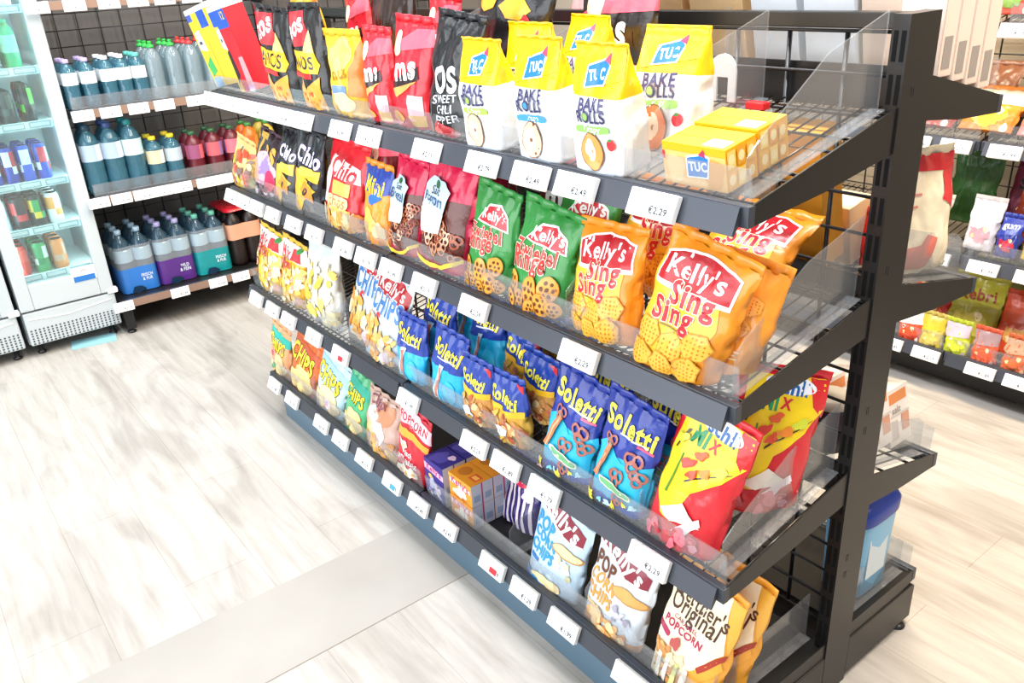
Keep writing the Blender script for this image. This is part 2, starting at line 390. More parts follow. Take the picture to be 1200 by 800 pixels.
# ---- the snack gondola in the foreground: front faces -y, back faces +y
GF = Frame((0, 0, 0), (1, 0, 0), (0, -1, 0)); GB = Frame((0, 0, 0), (1, 0, 0), (0, 1, 0))
gon = thing('gondola_shelving', 'dark metal double-sided snack shelving in the foreground, end post with slots at right', 'shelving')
Z = {1: 1.110, 2: .8145, 3: .480, 4: .150}; D = {1: .38, 2: .38, 3: .38, 4: .368}; SL = {1: .24, 2: .222, 3: .22, 4: .0}
ZB = {1: 1.165, 2: .826, 3: .449, 4: .152}; DB = {1: .30, 2: .33, 3: .30, 4: .30}; SB = {1: .245, 2: .217, 3: .24, 4: 0}
def deck(k):
    if k == 4: return lambda y: .131
    return lambda y: Z[k] - .006 + SL[k] * max(y + D[k], 0)
def deckb(k):
    if k == 4: return lambda y: .1475
    return lambda y: ZB[k] - .006 + SB[k] * max(DB[k] - y, 0)
for u in (0, -1.0, -2.0): upright(GF, gon, u + (0 if u == 0 else .0135), .027, .085, 1.318, u == 0)
mb = MB()
for a, b in ((-.987, -.027), (-1.987, -1.013)): mb.box(a, b, -.013, .013, 1.294, 1.318, DARK)
mb.build('top_beam', gon, .002)
for a, b in ((-.962, -.017), (-1.98, -1.035)): grid_panel(GF, gon, a, b, .16, 1.29, .105, .062, 0, .0042)
for i, (a, b) in enumerate(((-1, 0), (-2, -1))):
    for k in (1, 2, 3, 4):
        if k == 4:
            r = shelf(GF, gon, a, b, D[4], .150, 0, .055, [[a + .17, a + .36, a + .62, a + .985 - .03], [a + .3, a + .6]][i], wire=False, fasc=.024, div_h=.10)
            r.location.z = 0
            for ch in [r]:
                for v in ch.data.vertices: v.co.z -= .0135
        else:
            shelf(GF, gon, a, b, D[k], Z[k], SL[k], .055 if k > 1 else .045, {(0, 1): [-.03, -.235, -.62], (0, 2): [-.03, -.40, -.62], (0, 3): [-.03, -.215, -.46], (1, 1): [-1.03, -1.45], (1, 2): [-1.3, -1.62], (1, 3): [-1.03, -1.4]}[(i, k)])
    for k in (1, 2, 3, 4):
        shelf(GB, gon, a, b, DB[k], ZB[k], SB[k], .06, [-.03, -.4] if i == 0 else [], wire=k != 4, div_h=.09, channel=False, rear=.055 if k != 4 else 0)
# feet and plinth of the gondola
for u in (0, -1.0, -2.0):
    for F in (GF, GB):
        mb = MB(); mb.prism([(.0425, .018), (.30, .018), (.30, .105), (.29, .112), (.0425, .112)], 'x', (u - .022) if u > -1.9 else u, u if u > -1.9 else u + .022, DARK)
        for v in mb.bm.verts: v.co = F.M() @ v.co
        b = mb.build('base_foot', gon, .002)
        mb = MB(); q = F.P(u - .011 if u > -1.9 else u + .011, .27, 0); mb.lathe([(.017, 0), (.018, .004), (.012, .008), (.005, .009), (.005, .02)], BLACK, 14, q); mb.build('levelling_foot', b)
mb = MB(); mb.box(-1.978, -.022, .282, .288, .02, .118, DARK2); mb.build('plinth', gon)
mb = MB(); mb.box(-1.925, -.024, -.362, -.352, .001, .112, mat('#5d788c', 'metal')); mb.build('plinth', gon, .001, label='blue grey front plinth')

# electronic tags on the four front rails
TAGS = {1: ([-1.971, -1.877, -1.789, -1.700, -1.606, -1.519, -1.424, -1.313, -1.118, -.985, -.753, -.568, -.431, -.318, -.153], 'top'),
        2: ([-1.945, -1.842, -1.74, -1.625, -1.483, -1.353, -1.189, -1.074, -.956, -.815, -.63, -.32], 'second'),
        3: ([-1.9, -1.769, -1.647, -1.472, -1.304, -.948, -.671, -.557, -.432, -.15], 'third'),
        4: ([-1.92, -1.775, -1.556, -1.425, -1.277, -1.117, -.982, -.851, -.655, -.535, -.401, -.203], 'bottom')}
PR = ['2,29', '2,49', '1,79', '1,79', '2,19', '1,99', '2,79', '1,89', '2,49', '0,99', '1,29', '2,59']
for k, (xs, nm) in TAGS.items():
    for i, x in enumerate(sorted(xs, reverse=True)):
        mk = '#c8323c' if (k, i) in ((3, 5), (4, 3)) else ('#4a9bd0' if (k, i) == (4, 6) else None)
        price_tag(GF, x, D[k], Z[k], .089, '%s on the %s snack shelf rail, %s end post' % ('price tag with coloured square' if mk else 'white price tag', nm, 'nearest to the' if i == 0 else ORD[i] + ' from the'), 'price tags on the %s snack shelf' % nm, PR[(i * 5 + k * 3) % 12] if i else '2,29', mark=mk)

# ------------------------------------------------------------------ bag designs
def kelly(a, cx, cy, w, rot=0, c='#b81622'):
    s, k = math.sin(R(rot)), math.cos(R(rot))
    def q(x, y): return (cx + (x * k - y * s) * w, cy + (x * s + y * k) * w * a.w / a.h)
    a.poly([q(-.56, -.24), q(.58, -.24), q(.58, .15), q(.3, .24), q(0, .28), q(-.3, .24), q(-.56, .15)], '#ffffff')
    a.poly([q(-.53, -.18), q(.55, -.18), q(.55, .13), q(.3, .21), q(0, .25), q(-.3, .21), q(-.53, .13)], c)
    a.text("Kelly's", cx, cy, w * .86, '#ffffff', rot, .03)
def d_tortilla(a):
    a.poly([(-.5, .62), (-.5, .96), (.05, .98), (.3, .66)], '#d22a34'); a.text('nos', -.2, .8, .5, '#ffffff', 18, .05); a.poly([(.08, .58), (.36, .54), (.22, .8)], '#efc878')
    a.poly([(-.44, .4), (.34, .38), (.42, .47), (.34, .585), (-.44, .6)], '#f2b81f'); a.text('ANOS', -.03, .49, .62, '#23201c', -1, .03); a.poly([(-.4, .34), (.2, .33), (.2, .38), (-.4, .39)], '#c5282c')
    a.poly([(-.34, .02), (-.14, .36), (.06, .03)], '#e2a355'); a.poly([(-.1, .2), (.36, .35), (.34, .02), (.06, .02)], '#e9a63f'); a.scatter(14, -.3, .02, .34, .2, .03, ['#c67a2a', '#f1c06a', '#b4531f'], 3)
def d_yellow(a):
    a.blob(-.05, .72, .36, .22, '#f8d963', 20, wob=.1); a.rect(-.5, 0, -.3, .3, '#f3c13a'); a.poly([(.22, .3), (.5, .25), (.5, .95), (.36, .8)], '#ea7a2c')
    a.rect(-.22, .3, .16, .4, '#6f8fd8'); a.blob(0, .2, .3, .12, '#f7e4a8'); a.text('nuts', .02, .55, .4, '#b58420', 8, .01)
def d_red(a):
    a.poly([(-.5, .7), (.1, .95), (.5, .96), (.5, .8)], '#ef5a6c'); a.blob(-.28, .8, .12, .16, '#f7ddb8'); a.poly([(-.4, .42), (.3, .62), (.34, .5), (-.3, .3)], '#2a1a1c'); a.text('ms', -.02, .55, .5, '#ffffff', 8, .06)
    a.poly([(-.38, .36), (.3, .48), (-.2, .3)], '#f0a35b'); a.rect(.12, .1, .42, .34, '#f4c3c8'); a.rect(.1, .04, .44, .15, '#e9b243'); a.blob(-.2, .12, .2, .08, '#e8a14e')
def d_blackos(a):
    a.text('OS', .0, .5, .5, '#f4f4f4', 8, .06, 1.1); a.text('SWEET\nCHILI\nPEPPER', .06, .26, .5, '#dfe3ea', 8, .01, .8); a.blob(.05, .08, .25, .09, '#b3262c', -10); a.blob(-.1, .06, .1, .06, '#d9534a')
    a.poly([(-.5, .0), (-.3, .02), (-.42, .3), (-.5, .34)], '#b98d84')
def d_orangeblack(a):
    for x, y, r in ((-.3, .72, 20), (-.1, .86, -10), (-.36, .9, 35), (.1, .72, 5)): a.blob(x, y, .2, .1, '#ef9f2e', r, n=6)
    a.blob(.3, .62, .05, .12, '#c8212b', 30)
def d_bake(acc, toned, tomato=False):
    def f(a):
        a.poly([(-.47, .64), (.47, .76), (.47, .995), (-.47, .995)], '#f2bd08')
        a.poly([(-.22, .68), (.17, .71), (.22, .86), (.14, .91), (-.2, .85)], '#ffffff'); a.poly([(-.2, .69), (.15, .72), (.2, .855), (.13, .895), (-.18, .84)], '#1a6db4'); a.text('TUC', 0, .785, .3, '#ffffff', 8, .06, 1.25)
        a.poly([(.1, .89), (.22, .86), (.2, .95)], '#b33a5e')
        a.text('BAKE', -.02, .565, .5, '#34315f', 3, .045, 1.1); a.text('ROLLS', -.02, .475, .56, '#34315f', 3, .045, 1.1); a.blob(-.12, .475, .05, .05, acc)
        a.blob(.0, .375, .33, .05, acc, 3, sup=5); a.text('Crispy', 0, .375, .34, '#ffffff', 3, .01)
        a.blob(-.03, .19, .22, .27, '#7b4a2c'); a.blob(-.03, .19, .205, .255, toned); a.blob(-.06, .2, .12, .16, '#f2d8bd'); a.blob(-.03, .19, .025, .03, '#8a5a3a')
        if tomato: a.blob(.34, .27, .075, .075, '#d2262c'); a.blob(.33, .31, .03, .02, '#3f8a3a')
        else: a.blob(-.28, .18, .05, .1, '#d9dfe6')
        a.lines(2, -.2, .03, .4, '#b9c6d3', .012, .006)
    return f
def d_tas(a):
    a.poly([(-.5, .62), (.5, .66), (.5, 1), (-.5, 1)], '#2a1420'); a.text('Tas', -.02, .76, .74, '#d9a945', 0, .05, 1.3)
    a.blob(.05, .46, .36, .28, '#eab4cf', wob=.12); a.blob(.1, .5, .18, .16, '#9a7fd0', 20, wob=.2); a.blob(-.25, .36, .18, .2, '#f2a77b', wob=.1); a.blob(.3, .3, .14, .2, '#d7365e'); a.scatter(16, -.4, .03, .42, .2, .06, ['#7a5560', '#d9c6cc', '#50353e'], 5)
def d_chio(a):
    a.text('Chio', .06, .73, .74, '#ffffff', -4, .05, 1.1, .25, '#6f3fb4', .02)
    a.poly([(-.46, .02), (-.46, .52), (.44, .6), (.42, .44), (0, .46), (.4, .34), (.1, .2), (-.1, .02)], '#f0b62f'); a.blob(.05, .54, .3, .07, '#f6cf52', 4, wob=.1); a.poly([(-.1, .3), (.35, .18), (.3, .36), (0, .42)], '#e58f26'); a.blob(.1, .3, .1, .06, '#4a2413', 20)
    a.scatter(12, -.1, .02, .42, .14, .07, ['#3a3236', '#675a55', '#20191c'], 2); a.poly([(-.5, .1), (-.38, .5), (-.5, .6)], '#2f6fc0')
def d_redchio(a):
    a.poly([(-.42, .62), (-.3, .86), (.42, .78), (.46, .6)], '#f3dfe0'); a.text('Chio', .04, .72, .66, '#d42a34', -4, .05, 1, .25); a.blob(-.34, .5, .14, .22, '#f2e2dc'); a.rect(-.12, .42, .28, .58, '#f3b75b'); a.blob(.0, .32, .3, .1, '#ead0a0', wob=.1); a.text('chips', .02, .32, .4, '#c8842f', 0, .03)
    a.rect(-.1, .18, .36, .27, '#f0c24c'); a.scatter(30, -.44, .02, .44, .2, .09, ['#f2c667', '#efdca0', '#e69a43'], 4)
def d_orange(a):
    a.poly([(-.5, .7), (-.2, .66), (0, .74), (.3, .66), (.5, .7), (.5, 1), (-.5, 1)], '#1f3ea0'); a.poly([(-.22, .56), (.1, .72), (.3, .62), (.0, .5)], '#2f6fd0'); a.text('Mini', .0, .76, .62, '#f6d42c', -3, .05, 1.2); a.blob(-.1, .3, .26, .22, '#f9c25a', wob=.1); a.blob(.25, .2, .18, .14, '#f3d8a2', wob=.15)
def d_brezel(t):
    def f(a):
        a.poly([(-.47, .12), (-.47, .66), (.12, .68), (.47, .72), (.47, .14), (.1, .09)], '#5b241d')
        q = random.Random(len(t)); a.step = .00006
        for i in range(26): a.pretzel(q.uniform(-.4, .42), q.uniform(.14, .6), .085, q.choice(['#a5502e', '#7e3420', '#c98a66', '#e2b79a']))
        a.step = .00012
        a.poly([(-.4, .4), (-.36, .74), (-.22, .84), (.06, .82), (.17, .76), (.1, .36), (-.3, .33)], '#bcd4e6'); a.poly([(-.4, .4), (-.385, .56), (.14, .55), (.1, .36), (-.3, .33)], '#f8f4f2')
        a.blob(-.1, .78, .05, .05, '#2f5f3a'); a.text('Salt', -.1, .72, .2, '#30344a', 0, .02); a.text(t, -.12, .63, .44, '#30507a', 0, .03, 1.3); a.lines(3, -.3, .52, .0, '#c7c3c6', .03, .012)
        a.poly([(-.48, .13), (-.2, .08), (.2, .1), (.48, .2), (.48, .155), (.2, .06), (-.2, .04), (-.48, .09)], '#f2cf3f')
    return f
def d_green(a):
    a.poly([(-.3, .66), (.42, .66), (.36, .8), (.16, .9), (-.1, .86)], '#ffffff'); a.poly([(-.27, .675), (.39, .675), (.33, .79), (.15, .88), (-.08, .84)], '#c52834'); a.text("Kelly's", .07, .755, .52, '#ffffff', 5, .04)
    a.text('Zwiebel', -.06, .575, .74, '#d8362f', 4, .05, 1.25, 0, '#ffe9d8', .045); a.text('Ringe', -.12, .455, .6, '#d8362f', 6, .05, 1.25, 0, '#ffe9d8', .045)
    for i, (x, y, r) in enumerate(((-.36, .2, .14), (-.2, .07, .13), (.02, .22, .16), (.3, .3, .15), (.22, .12, .15), (-.36, .05, .11), (.05, .04, .12), (.38, .1, .11))): a.wheel(x, y, r)
def d_sing(a):
    a.poly([(-.47, .02), (-.47, .8), (.3, .84), (.36, .5), (.3, .02)], '#f7bd2e'); kelly(a, -.02, .79, .74, 4)
    a.text('Sing', .05, .615, .48, '#cf2534', 4, .05, 1.05, 0, '#fff1cf', .05); a.text('Sing', -.1, .46, .48, '#cf2534', 4, .05, 1.05, 0, '#fff1cf', .05); a.rect(-.2, .37, .02, .382, '#8a7420')
    for x, y, r, t in ((-.3, .28, .16, 5), (.0, .25, .17, 30), (.26, .33, .17, 10), (-.34, .1, .16, 20), (-.06, .08, .17, 0), (.22, .12, .18, 25)): a.waffle(x, y, r, t)
def d_singback(a):
    for x, y, r, t in ((-.2, .62, .2, 5), (.12, .66, .19, 30), (.02, .45, .2, 12)): a.waffle(x, y, r, t, '#f0a646')
    a.lines(3, -.2, .25, .2, '#f6d9a8', .03, .01)
def d_puffs(a):
    a.poly([(-.5, .74), (.5, .74), (.5, 1), (-.5, 1)], '#f3efe6'); a.text('Mix', -.2, .83, .4, '#d8303c', 0, .05, 1.2); a.poly([(.0, .74), (.4, .76), (.3, .95), (.05, .93)], '#d7333c'); a.blob(.3, .95, .14, .05, '#3d8a42', 30)
    a.scatter(70, -.44, .04, .44, .68, .075, ['#f0cf6a', '#f6e6b4', '#eebd7a', '#f8f0dc', '#e8a58c', '#f2c86a', '#f4ead8'], 9); a.text('Flips', -.1, .66, .4, '#c83b4a', 0, .03)
def d_popcorn(a):
    a.poly([(-.5, .84), (.5, .84), (.5, 1), (-.5, 1)], '#dfeef4'); a.scatter(80, -.44, .05, .44, .78, .075, ['#f5edd2', '#f4e7b6', '#f1d772', '#fbf7ea', '#eadfc2', '#f3cf48'], 11); a.blob(-.2, .4, .12, .1, '#f2c230', wob=.15); a.blob(-.05, .2, .16, .08, '#f0dc58', wob=.1)
def d_chips_blue(a):
    a.poly([(-.5, .8), (.5, .76), (.5, .6), (-.5, .7)], '#e8f2fa'); kelly(a, .04, .86, .8, -3); a.text('CHIPS', .0, .66, .84, '#3c78ba', -2, .06, 1.5, 0, '#ffffff', .03); a.text('S', -.1, .47, .13, '#d5303a', 0, .05)
    a.scatter(46, -.42, .04, -.05, .5, .075, ['#eca94b', '#f3c37a', '#f6dcb0', '#e5903a'], 3); a.scatter(30, .0, .02, .42, .36, .075, ['#efb25a', '#f3c37a', '#f7e2bd', '#e0913f'], 8); a.blob(.25, .1, .12, .1, '#f4d9e2', wob=.1)
def d_sole_stick(a):
    a.text('Soletti', .02, .76, .78, '#f5e33c', -8, .05, 1.25, 0, '#15246a', .02); a.rect(-.2, .63, .3, .65, '#e9edf7')
    a.poly([(-.32, .02), (-.1, .55), (.06, .56), (-.1, .3), (-.02, .02)], '#bcdcea'); a.poly([(-.22, .05), (-.1, .5), (-.02, .52), (-.1, .05)], '#d77a66'); a.blob(.22, .2, .16, .2, '#37bfe6')
def d_sole_mix(a):
    a.text('Soletti', -.02, .72, .72, '#f6e94a', -8, .05, 1.2); a.poly([(-.47, .6), (-.47, .5), (.0, .46), (.47, .5), (.47, .6), (.0, .55)], '#f0b925'); a.poly([(.26, .98), (.47, .98), (.47, .86)], '#c5262f'); a.poly([(-.47, .98), (-.4, .98), (-.47, .88)], '#f0b925')
    a.scatter(46, -.44, .05, .44, .46, .08, ['#d99a5a', '#c07a3a', '#f0c995', '#b65a3a', '#e5b54e'], 6); a.blob(-.12, .2, .2, .09, '#eef3fa')
def d_sole_pretzel(a):
    a.poly([(-.49, .1), (-.49, .5), (-.25, .62), (.02, .46), (.3, .5), (.49, .56), (.49, .14)], '#28b7dd'); a.text('Soletti', .02, .8, .86, '#f6e94a', -4, .055, 1.3, 0, '#14246c', .02); a.rect(-.1, .7, .36, .715, '#eef1fa'); a.rect(.2, .665, .46, .69, '#d8567c')
    for x, y, r in ((-.22, .6, .12), (.22, .53, .15), (.02, .33, .13), (.34, .42, .12), (.1, .14, .1)): a.pretzel(x, y, r, '#8a4a55'); a.pretzel(x + .008, y + .006, r * .96, '#b06a5e')
    a.poly([(-.4, .24), (-.3, .24), (-.12, .58), (-.2, .6)], '#d97a4c'); a.poly([(-.36, .24), (-.33, .24), (-.16, .58), (-.18, .58)], '#f2b489'); a.blob(.05, .24, .3, .055, '#e9f3d2', -8, sup=3); a.blob(.05, .24, .27, .04, '#6cb47c', -8, sup=3); a.scatter(9, -.4, .03, .4, .16, .05, ['#7fdcf2', '#b9eef8', '#e7d34a'], 4, .3)
def d_mix(a):
    a.poly([(-.49, .42), (-.36, .98), (.47, .995), (.49, .8), (.36, .62), (.04, .44), (-.1, .2), (-.28, .2)], '#f6d516'); a.poly([(.3, .99), (.49, .99), (.49, .72), (.36, .8)], '#d8242a')
    a.blob(.1, .93, .27, .105, '#f4f8fc', -4, n=20); a.text('schli', .12, .915, .36, '#1c63ae', -4, .05, 1.2); a.text('MI', -.1, .81, .2, '#1f9a62', -6, .07, 1.3); a.text('X', .09, .8, .12, '#d0282c', -6, .07, 1.3)
    a.poly([(-.1, .48), (.4, .7), (.41, .71), (-.09, .5)], '#2b2416'); a.poly([(-.3, .35), (-.26, .35), (-.2, .66), (-.22, .66)], '#4c8a2c'); a.poly([(-.36, .66), (-.34, .66), (-.24, .82), (-.27, .82)], '#2c3a1c')
    for x, y, c in ((.0, .7, '#e4602c'), (-.12, .62, '#d83b2c'), (.14, .62, '#e98a2c'), (.28, .68, '#c9d33a'), (-.02, .56, '#e2502e'), (-.3, .75, '#cfd23a')): a.blob(x, y, .09, .05, c, 25, wob=.15)
    a.poly([(-.28, .24), (.0, .36), (.3, .26), (-.1, .2)], '#fbf5e2'); a.poly([(-.06, .14), (.26, .33), (.3, .28), (.08, .12)], '#f7e7ea'); a.scatter(10, -.45, .03, .4, .16, .08, ['#ee6f80', '#f2a0ac', '#c81f30'], 6)
def d_chips(bg, accent, food='#f3c66a', extra=None):
    def f(a):
        a.poly([(-.5, .74), (.5, .7), (.5, .88), (-.5, .93)], accent); a.text('CHIPS', -.05, .66, .82, '#f4dc2f', -6, .06, 1.5, 0, '#26241c', .05)
        for x, y, r, t in ((.05, .34, .3, 15), (-.22, .24, .22, -20), (.22, .18, .24, 30)): a.blob(x, y, r, r * .72, '#d99a40', t, wob=.08); a.blob(x, y + .01, r * .95, r * .66, food, t, wob=.08)
        if extra: extra(a)
    return f
def x_rose(a): a.blob(-.2, .42, .2, .18, '#f0a080', wob=.1); a.blob(-.2, .42, .12, .11, '#d2405c', wob=.15); a.blob(-.1, .22, .2, .07, '#3f9a63', 30)
def x_onion(a): a.blob(.1, .26, .1, .1, '#f4e6ee'); a.blob(.1, .26, .05, .05, '#d9a3c4')
def d_beige(a):
    a.blob(.15, .78, .26, .2, '#c68a66', wob=.1); a.blob(-.2, .66, .2, .16, '#d8e0ea', wob=.1); a.blob(.05, .42, .2, .2, '#f7f2ea'); a.blob(-.22, .36, .16, .2, '#e3c58c', wob=.1); a.scatter(22, -.42, .05, .44, .32, .1, ['#e9b25c', '#f0ce93', '#b9aebb', '#e3a35a'], 5); a.text('Chips', -.1, .88, .5, '#8a3a52', 0, .04)
def d_redpop(a):
    a.poly([(-.5, .72), (0, .82), (.5, .72), (.5, .92), (0, 1), (-.5, .92)], '#f0c9d6'); a.text('POPCORN', 0, .855, .86, '#c01f3c', 0, .05, 1.3, 0, '#ffffff', .04); a.poly([(-.46, .56), (.1, .66), (.48, .58), (.48, .68), (.1, .75), (-.46, .68)], '#f0a83a')
    for x, y, r in ((-.16, .5, .13), (.02, .14, .18), (-.22, .12, .12), (.22, .18, .12)): a.blob(x, y, r, r * .8, '#f6ead6', wob=.2); a.blob(x + .03, y - .01, r * .4, r * .3, '#e4b46c', wob=.1)
    a.text('frisch\nund salzig', .02, .36, .6, '#fbeef0', 0, .02, 1)
def d_purple(a):
    a.poly([(-.5, .74), (.5, .66), (.5, .8), (-.5, .9)], '#e2b7d6'); a.text("Kelly's", 0, .78, .76, '#b8306e', -4, .05); a.blob(-.1, .42, .2, .2, '#d9d0ee', wob=.25); a.blob(.15, .3, .16, .14, '#f1e4f2', wob=.2); a.blob(-.2, .6, .1, .08, '#f0c25c'); a.scatter(10, -.4, .05, .4, .25, .09, ['#c9bfe8', '#8f7fd0', '#f3ecd8'], 3)
def d_orangebox(a):
    a.rect(-.5, .86, .5, 1, '#f0a03a'); a.poly([(-.44, .62), (.44, .56), (.44, .74), (-.44, .82)], '#f8e3ea'); a.text("Kelly's", 0, .69, .76, '#cf3a6e', -4, .05); a.blob(.05, .36, .2, .16, '#f8f0dc', wob=.2); a.blob(-.2, .28, .14, .1, '#f6e2c4', wob=.2); a.lines(2, -.3, .12, .3, '#c46a2c', .05, .02)
def d_stripe(a):
    for k in range(7): a.poly([(-.5 + k * .15, .02), (-.44 + k * .15, .02), (-.5 + k * .15 - .06, .66), (-.56 + k * .15 - .06 if k else -.5, .66)], '#f0dfe8')
    a.blob(.02, .72, .36, .16, '#d92f52', -8, wob=.05); a.text("Kelly's", .02, .72, .5, '#ffd9e2', -8, .04); a.blob(.25, .5, .12, .1, '#efe3f0', wob=.2); a.poly([(-.48, .8), (.3, .98), (.4, .93), (-.4, .74)], '#e8a6c2')
def d_popchips(warm):
    def f(a):
        c = '#e09a3c' if warm else '#279bd8'
        a.poly([(-.45, .9), (-.1, .84), (.1, .74), (.42, .78), (.42, .9), (.0, .99), (-.4, 1)], '#8e2338'); a.poly([(-.45, .9), (-.1, .84), (.1, .74), (.42, .78), (.42, .755), (.1, .71), (-.12, .81), (-.45, .87)], '#eef3f6'); a.text("Kelly's", -.02, .875, .72, '#ffffff', -14, .05)
        for t, y, x in (('POP', .72, -.24), ('CORN', .57, -.2), ('CHIPS', .42, -.2)): a.text(t, x, y, .46 if len(t) > 3 else .38, '#6b3a1e' if warm and t == 'POP' else c, -6, .055, 1.35)
        a.rect(-.4, .28, -.22, .32, '#3a7ac0' if not warm else '#d8b98c'); a.blob(.22, .6, .27, .085, '#b98a4c', 4, wob=.04); a.blob(.22, .605, .25, .07, '#ecd5a4' if not warm else '#dba75c', 4, wob=.04)
        if warm: a.scatter(28, -.3, .04, .3, .26, .08, ['#eeb264', '#f4d09a', '#e08f3c'], 5); a.scatter(8, .1, .3, .34, .46, .05, ['#c9c6d2', '#a7a2b4'], 3)
        else: a.scatter(9, .08, .34, .36, .5, .05, ['#ffffff', '#d6cfa8', '#e9e6d8'], 3); a.blob(-.02, .12, .3, .1, '#f1d9a6', 4, wob=.06); a.poly([(-.46, .0), (.3, .0), (.0, .07), (-.46, .12)], '#3f93d2')
    return f
def d_werther(a):
    a.poly([(-.47, .02), (-.47, .98), (.3, .99), (.46, .55), (.2, .33), (.3, .02)], '#fbeecb'); a.poly([(.3, .99), (.49, .99), (.49, .55)], '#f0b545'); a.poly([(-.1, .12), (.46, .5), (.49, .42), (.1, .06)], '#f3a93a'); a.poly([(.2, .34), (.49, .56), (.49, .5), (.24, .3)], '#a8321f')
    a.text("Werther's", -.02, .81, .84, '#4a2a1c', -3, .02, 1.5); a.text('Original', -.04, .69, .74, '#4a2a1c', -3, .02, 1.5); a.text('CARAMEL', -.08, .6, .38, '#a03a62', -3, .01); a.text('POPCORN', -.08, .535, .6, '#b02458', -3, .045, 1.2)
    a.blob(-.36, .45, .12, .05, '#b02458', -3, sup=4); q = random.Random(4)
    for i in range(16): x, y = q.uniform(-.4, .2), q.uniform(.06, .42); a.blob(x, y, .09, .07, q.choice(['#e2b06c', '#f2dcae', '#c98a4c', '#b5504c']), q.uniform(0, 90), wob=.2)
    for k in range(4): a.poly([(-.36 + k * .13, .02), (-.28 + k * .13, .02), (-.25 + k * .13, .28), (-.31 + k * .13, .28)], ['#f7f0e0', '#f4e9da', '#cfcf86', '#f6eee0'][k])

# ------------------------------------------------------------------ products on the gondola
def bag(k, x, w, h, lean, roll, label, base, art, d=None, group=None, yaw=0, yo=0, style='pillow', bands=(), seed=None, name='snack_bag', wr=1.0, side=1, bend=0.0, seal=None, cat='snack bag', kind='film', lift=0):
    d = d or min(.07, w * .42)
    dk, F, y0 = (deck(k), -1, -D[k] + .0215) if side == 1 else (deckb(k), 1, DB[k] - .03)
    y = y0 + d * .31 + yo if side == 1 else y0 - d * .36 - yo
    t = thing(name, label, cat, (x, y, dk(y)), (R(-lean), R(roll), R(yaw) + (math.pi if side == -1 else 0)), group)
    make_bag(t, w, h, d, base, art, style, bands, seed if seed is not None else rnd.random() * 90, wr, seal, bend, kind, (math.tan(R(roll)), math.tan(R(max(-25, min(25, lean))) + math.atan((SL if side == 1 else SB)[k]))))
    settle(t, dk); t.location.z += lift
    return t
def again(src, x, yo, k, label, lean=8, roll=0, yaw=0, group=None, lift=0):
    y = -D[k] + .028 + .02 + yo
    t = dup(src, (x, y, 0), (R(-lean), R(roll), R(yaw)), label, group or src.get('group'))
    t.location.z = deck(k)(y); settle(t, deck(k)); t.location.z += lift
    return t
def carton(k, x, w, h, d, lean, roll, label, base, front, top=None, sidea=None, group=None, yaw=0, yo=0, loc=None, name='snack_carton', cat='carton', face=1, lid=None):
    if loc is None:
        dk = deck(k); y = -D[k] + .024 + d / 2 + yo; loc = (x, y, dk(y))
    t = thing(name, label, cat, loc, (R(-lean), R(roll), R(yaw)), group)
    mb = MB(); mb.box(-w / 2, w / 2, -d / 2, d / 2, 0, h, mat(base, 'card'))
    a = Art(w, h, 'card'); front(a); a.onto(mb, lambda X, Y, l: Vector((X, -d / 2 - l, Y)), 0)
    if sidea: a = Art(d, h, 'card'); sidea(a); a.onto(mb, lambda X, Y, l: Vector((w / 2 + l, X, Y)), 0)
    if top and not lid: a = Art(w, d, 'card'); top(a); a.onto(mb, lambda X, Y, l: Vector((X, -d / 2 + Y, h + l)), 0)
    mb.build('carton_body', t, .0015)
    if lid:
        mb = MB(); mb.box(-w / 2 - .001, w / 2 + .001, -d / 2 - .001, d / 2 + .001, h - .012, h + .002, mat(lid, 'card')); mb.build('lid_flap', t, .001)
    if k: settle(t, deck(k))
    return t

# top shelf, from the far end
def f_a(a): a.rect(-.5, 0, .5, 1, '#f3c62c'); a.rect(-.5, .86, -.28, .97, '#3e58b0'); a.rect(-.02, .74, .34, .96, '#2452b4'); a.poly([(-.46, .5), (-.16, .46), (-.2, .74), (-.42, .72)], '#ece9f0'); a.rect(-.4, .56, -.26, .6, '#4a4654'); a.poly([(-.46, .3), (-.2, .4), (-.14, .2), (-.4, .14)], '#3fae5c'); a.rect(-.46, 0, -.1, .12, '#8fb4dd'); a.rect(.0, 0, .03, .6, '#e0ab24')
def f_b(a): a.rect(-.5, 0, .5, 1, '#e0202c'); a.rect(-.5, .74, .5, 1, '#2756b6'); a.rect(-.5, .0, -.24, .78, '#f0c63a'); a.poly([(-.46, .54), (-.2, .5), (-.22, .76), (-.44, .74)], '#ece9f0'); a.rect(-.4, .6, -.3, .64, '#4a4654'); a.poly([(-.36, .1), (-.1, .2), (-.12, .5), (-.3, .48)], '#2a2226'); a.text('12', .3, .88, .2, '#e6c64a', 0, .02); a.poly([(.1, 0), (.5, 0), (.5, .4), (.24, .4)], '#f29aa0')
carton(1, -1.93, .19, .225, .06, -12, -8, 'tall yellow snack carton with a blue square, at the far end of the top shelf', '#f3c62c', f_a, None, None, 'tall cartons on the top shelf', yo=.005, lid='#f4f4f2')
carton(1, -1.763, .12, .235, .06, -12, -7, 'tall red and blue snack carton beside the yellow one on the top shelf', '#e0202c', f_b, None, None, 'tall cartons on the top shelf', yo=.005, lid='#f4f4f2')
t1 = bag(1, -1.505, .21, .222, -4, 4, 'black tortilla chip bag with yellow banner, next to the red carton', '#1d1a1d', d_tortilla, .07, 'black tortilla bags on the top shelf', seed=3)
bag(1, -1.31, .18, .228, -4, 0, 'black tortilla chip bag with yellow banner by the yellow bag', '#1d1a1d', d_tortilla, .07, 'black tortilla bags on the top shelf', seed=8)
bag(1, -1.14, .175, .172, -3, 0, 'bright yellow crumpled bag with a small blue label on the top shelf', '#f0ba2a', d_yellow, .07, seed=12, wr=1.6)
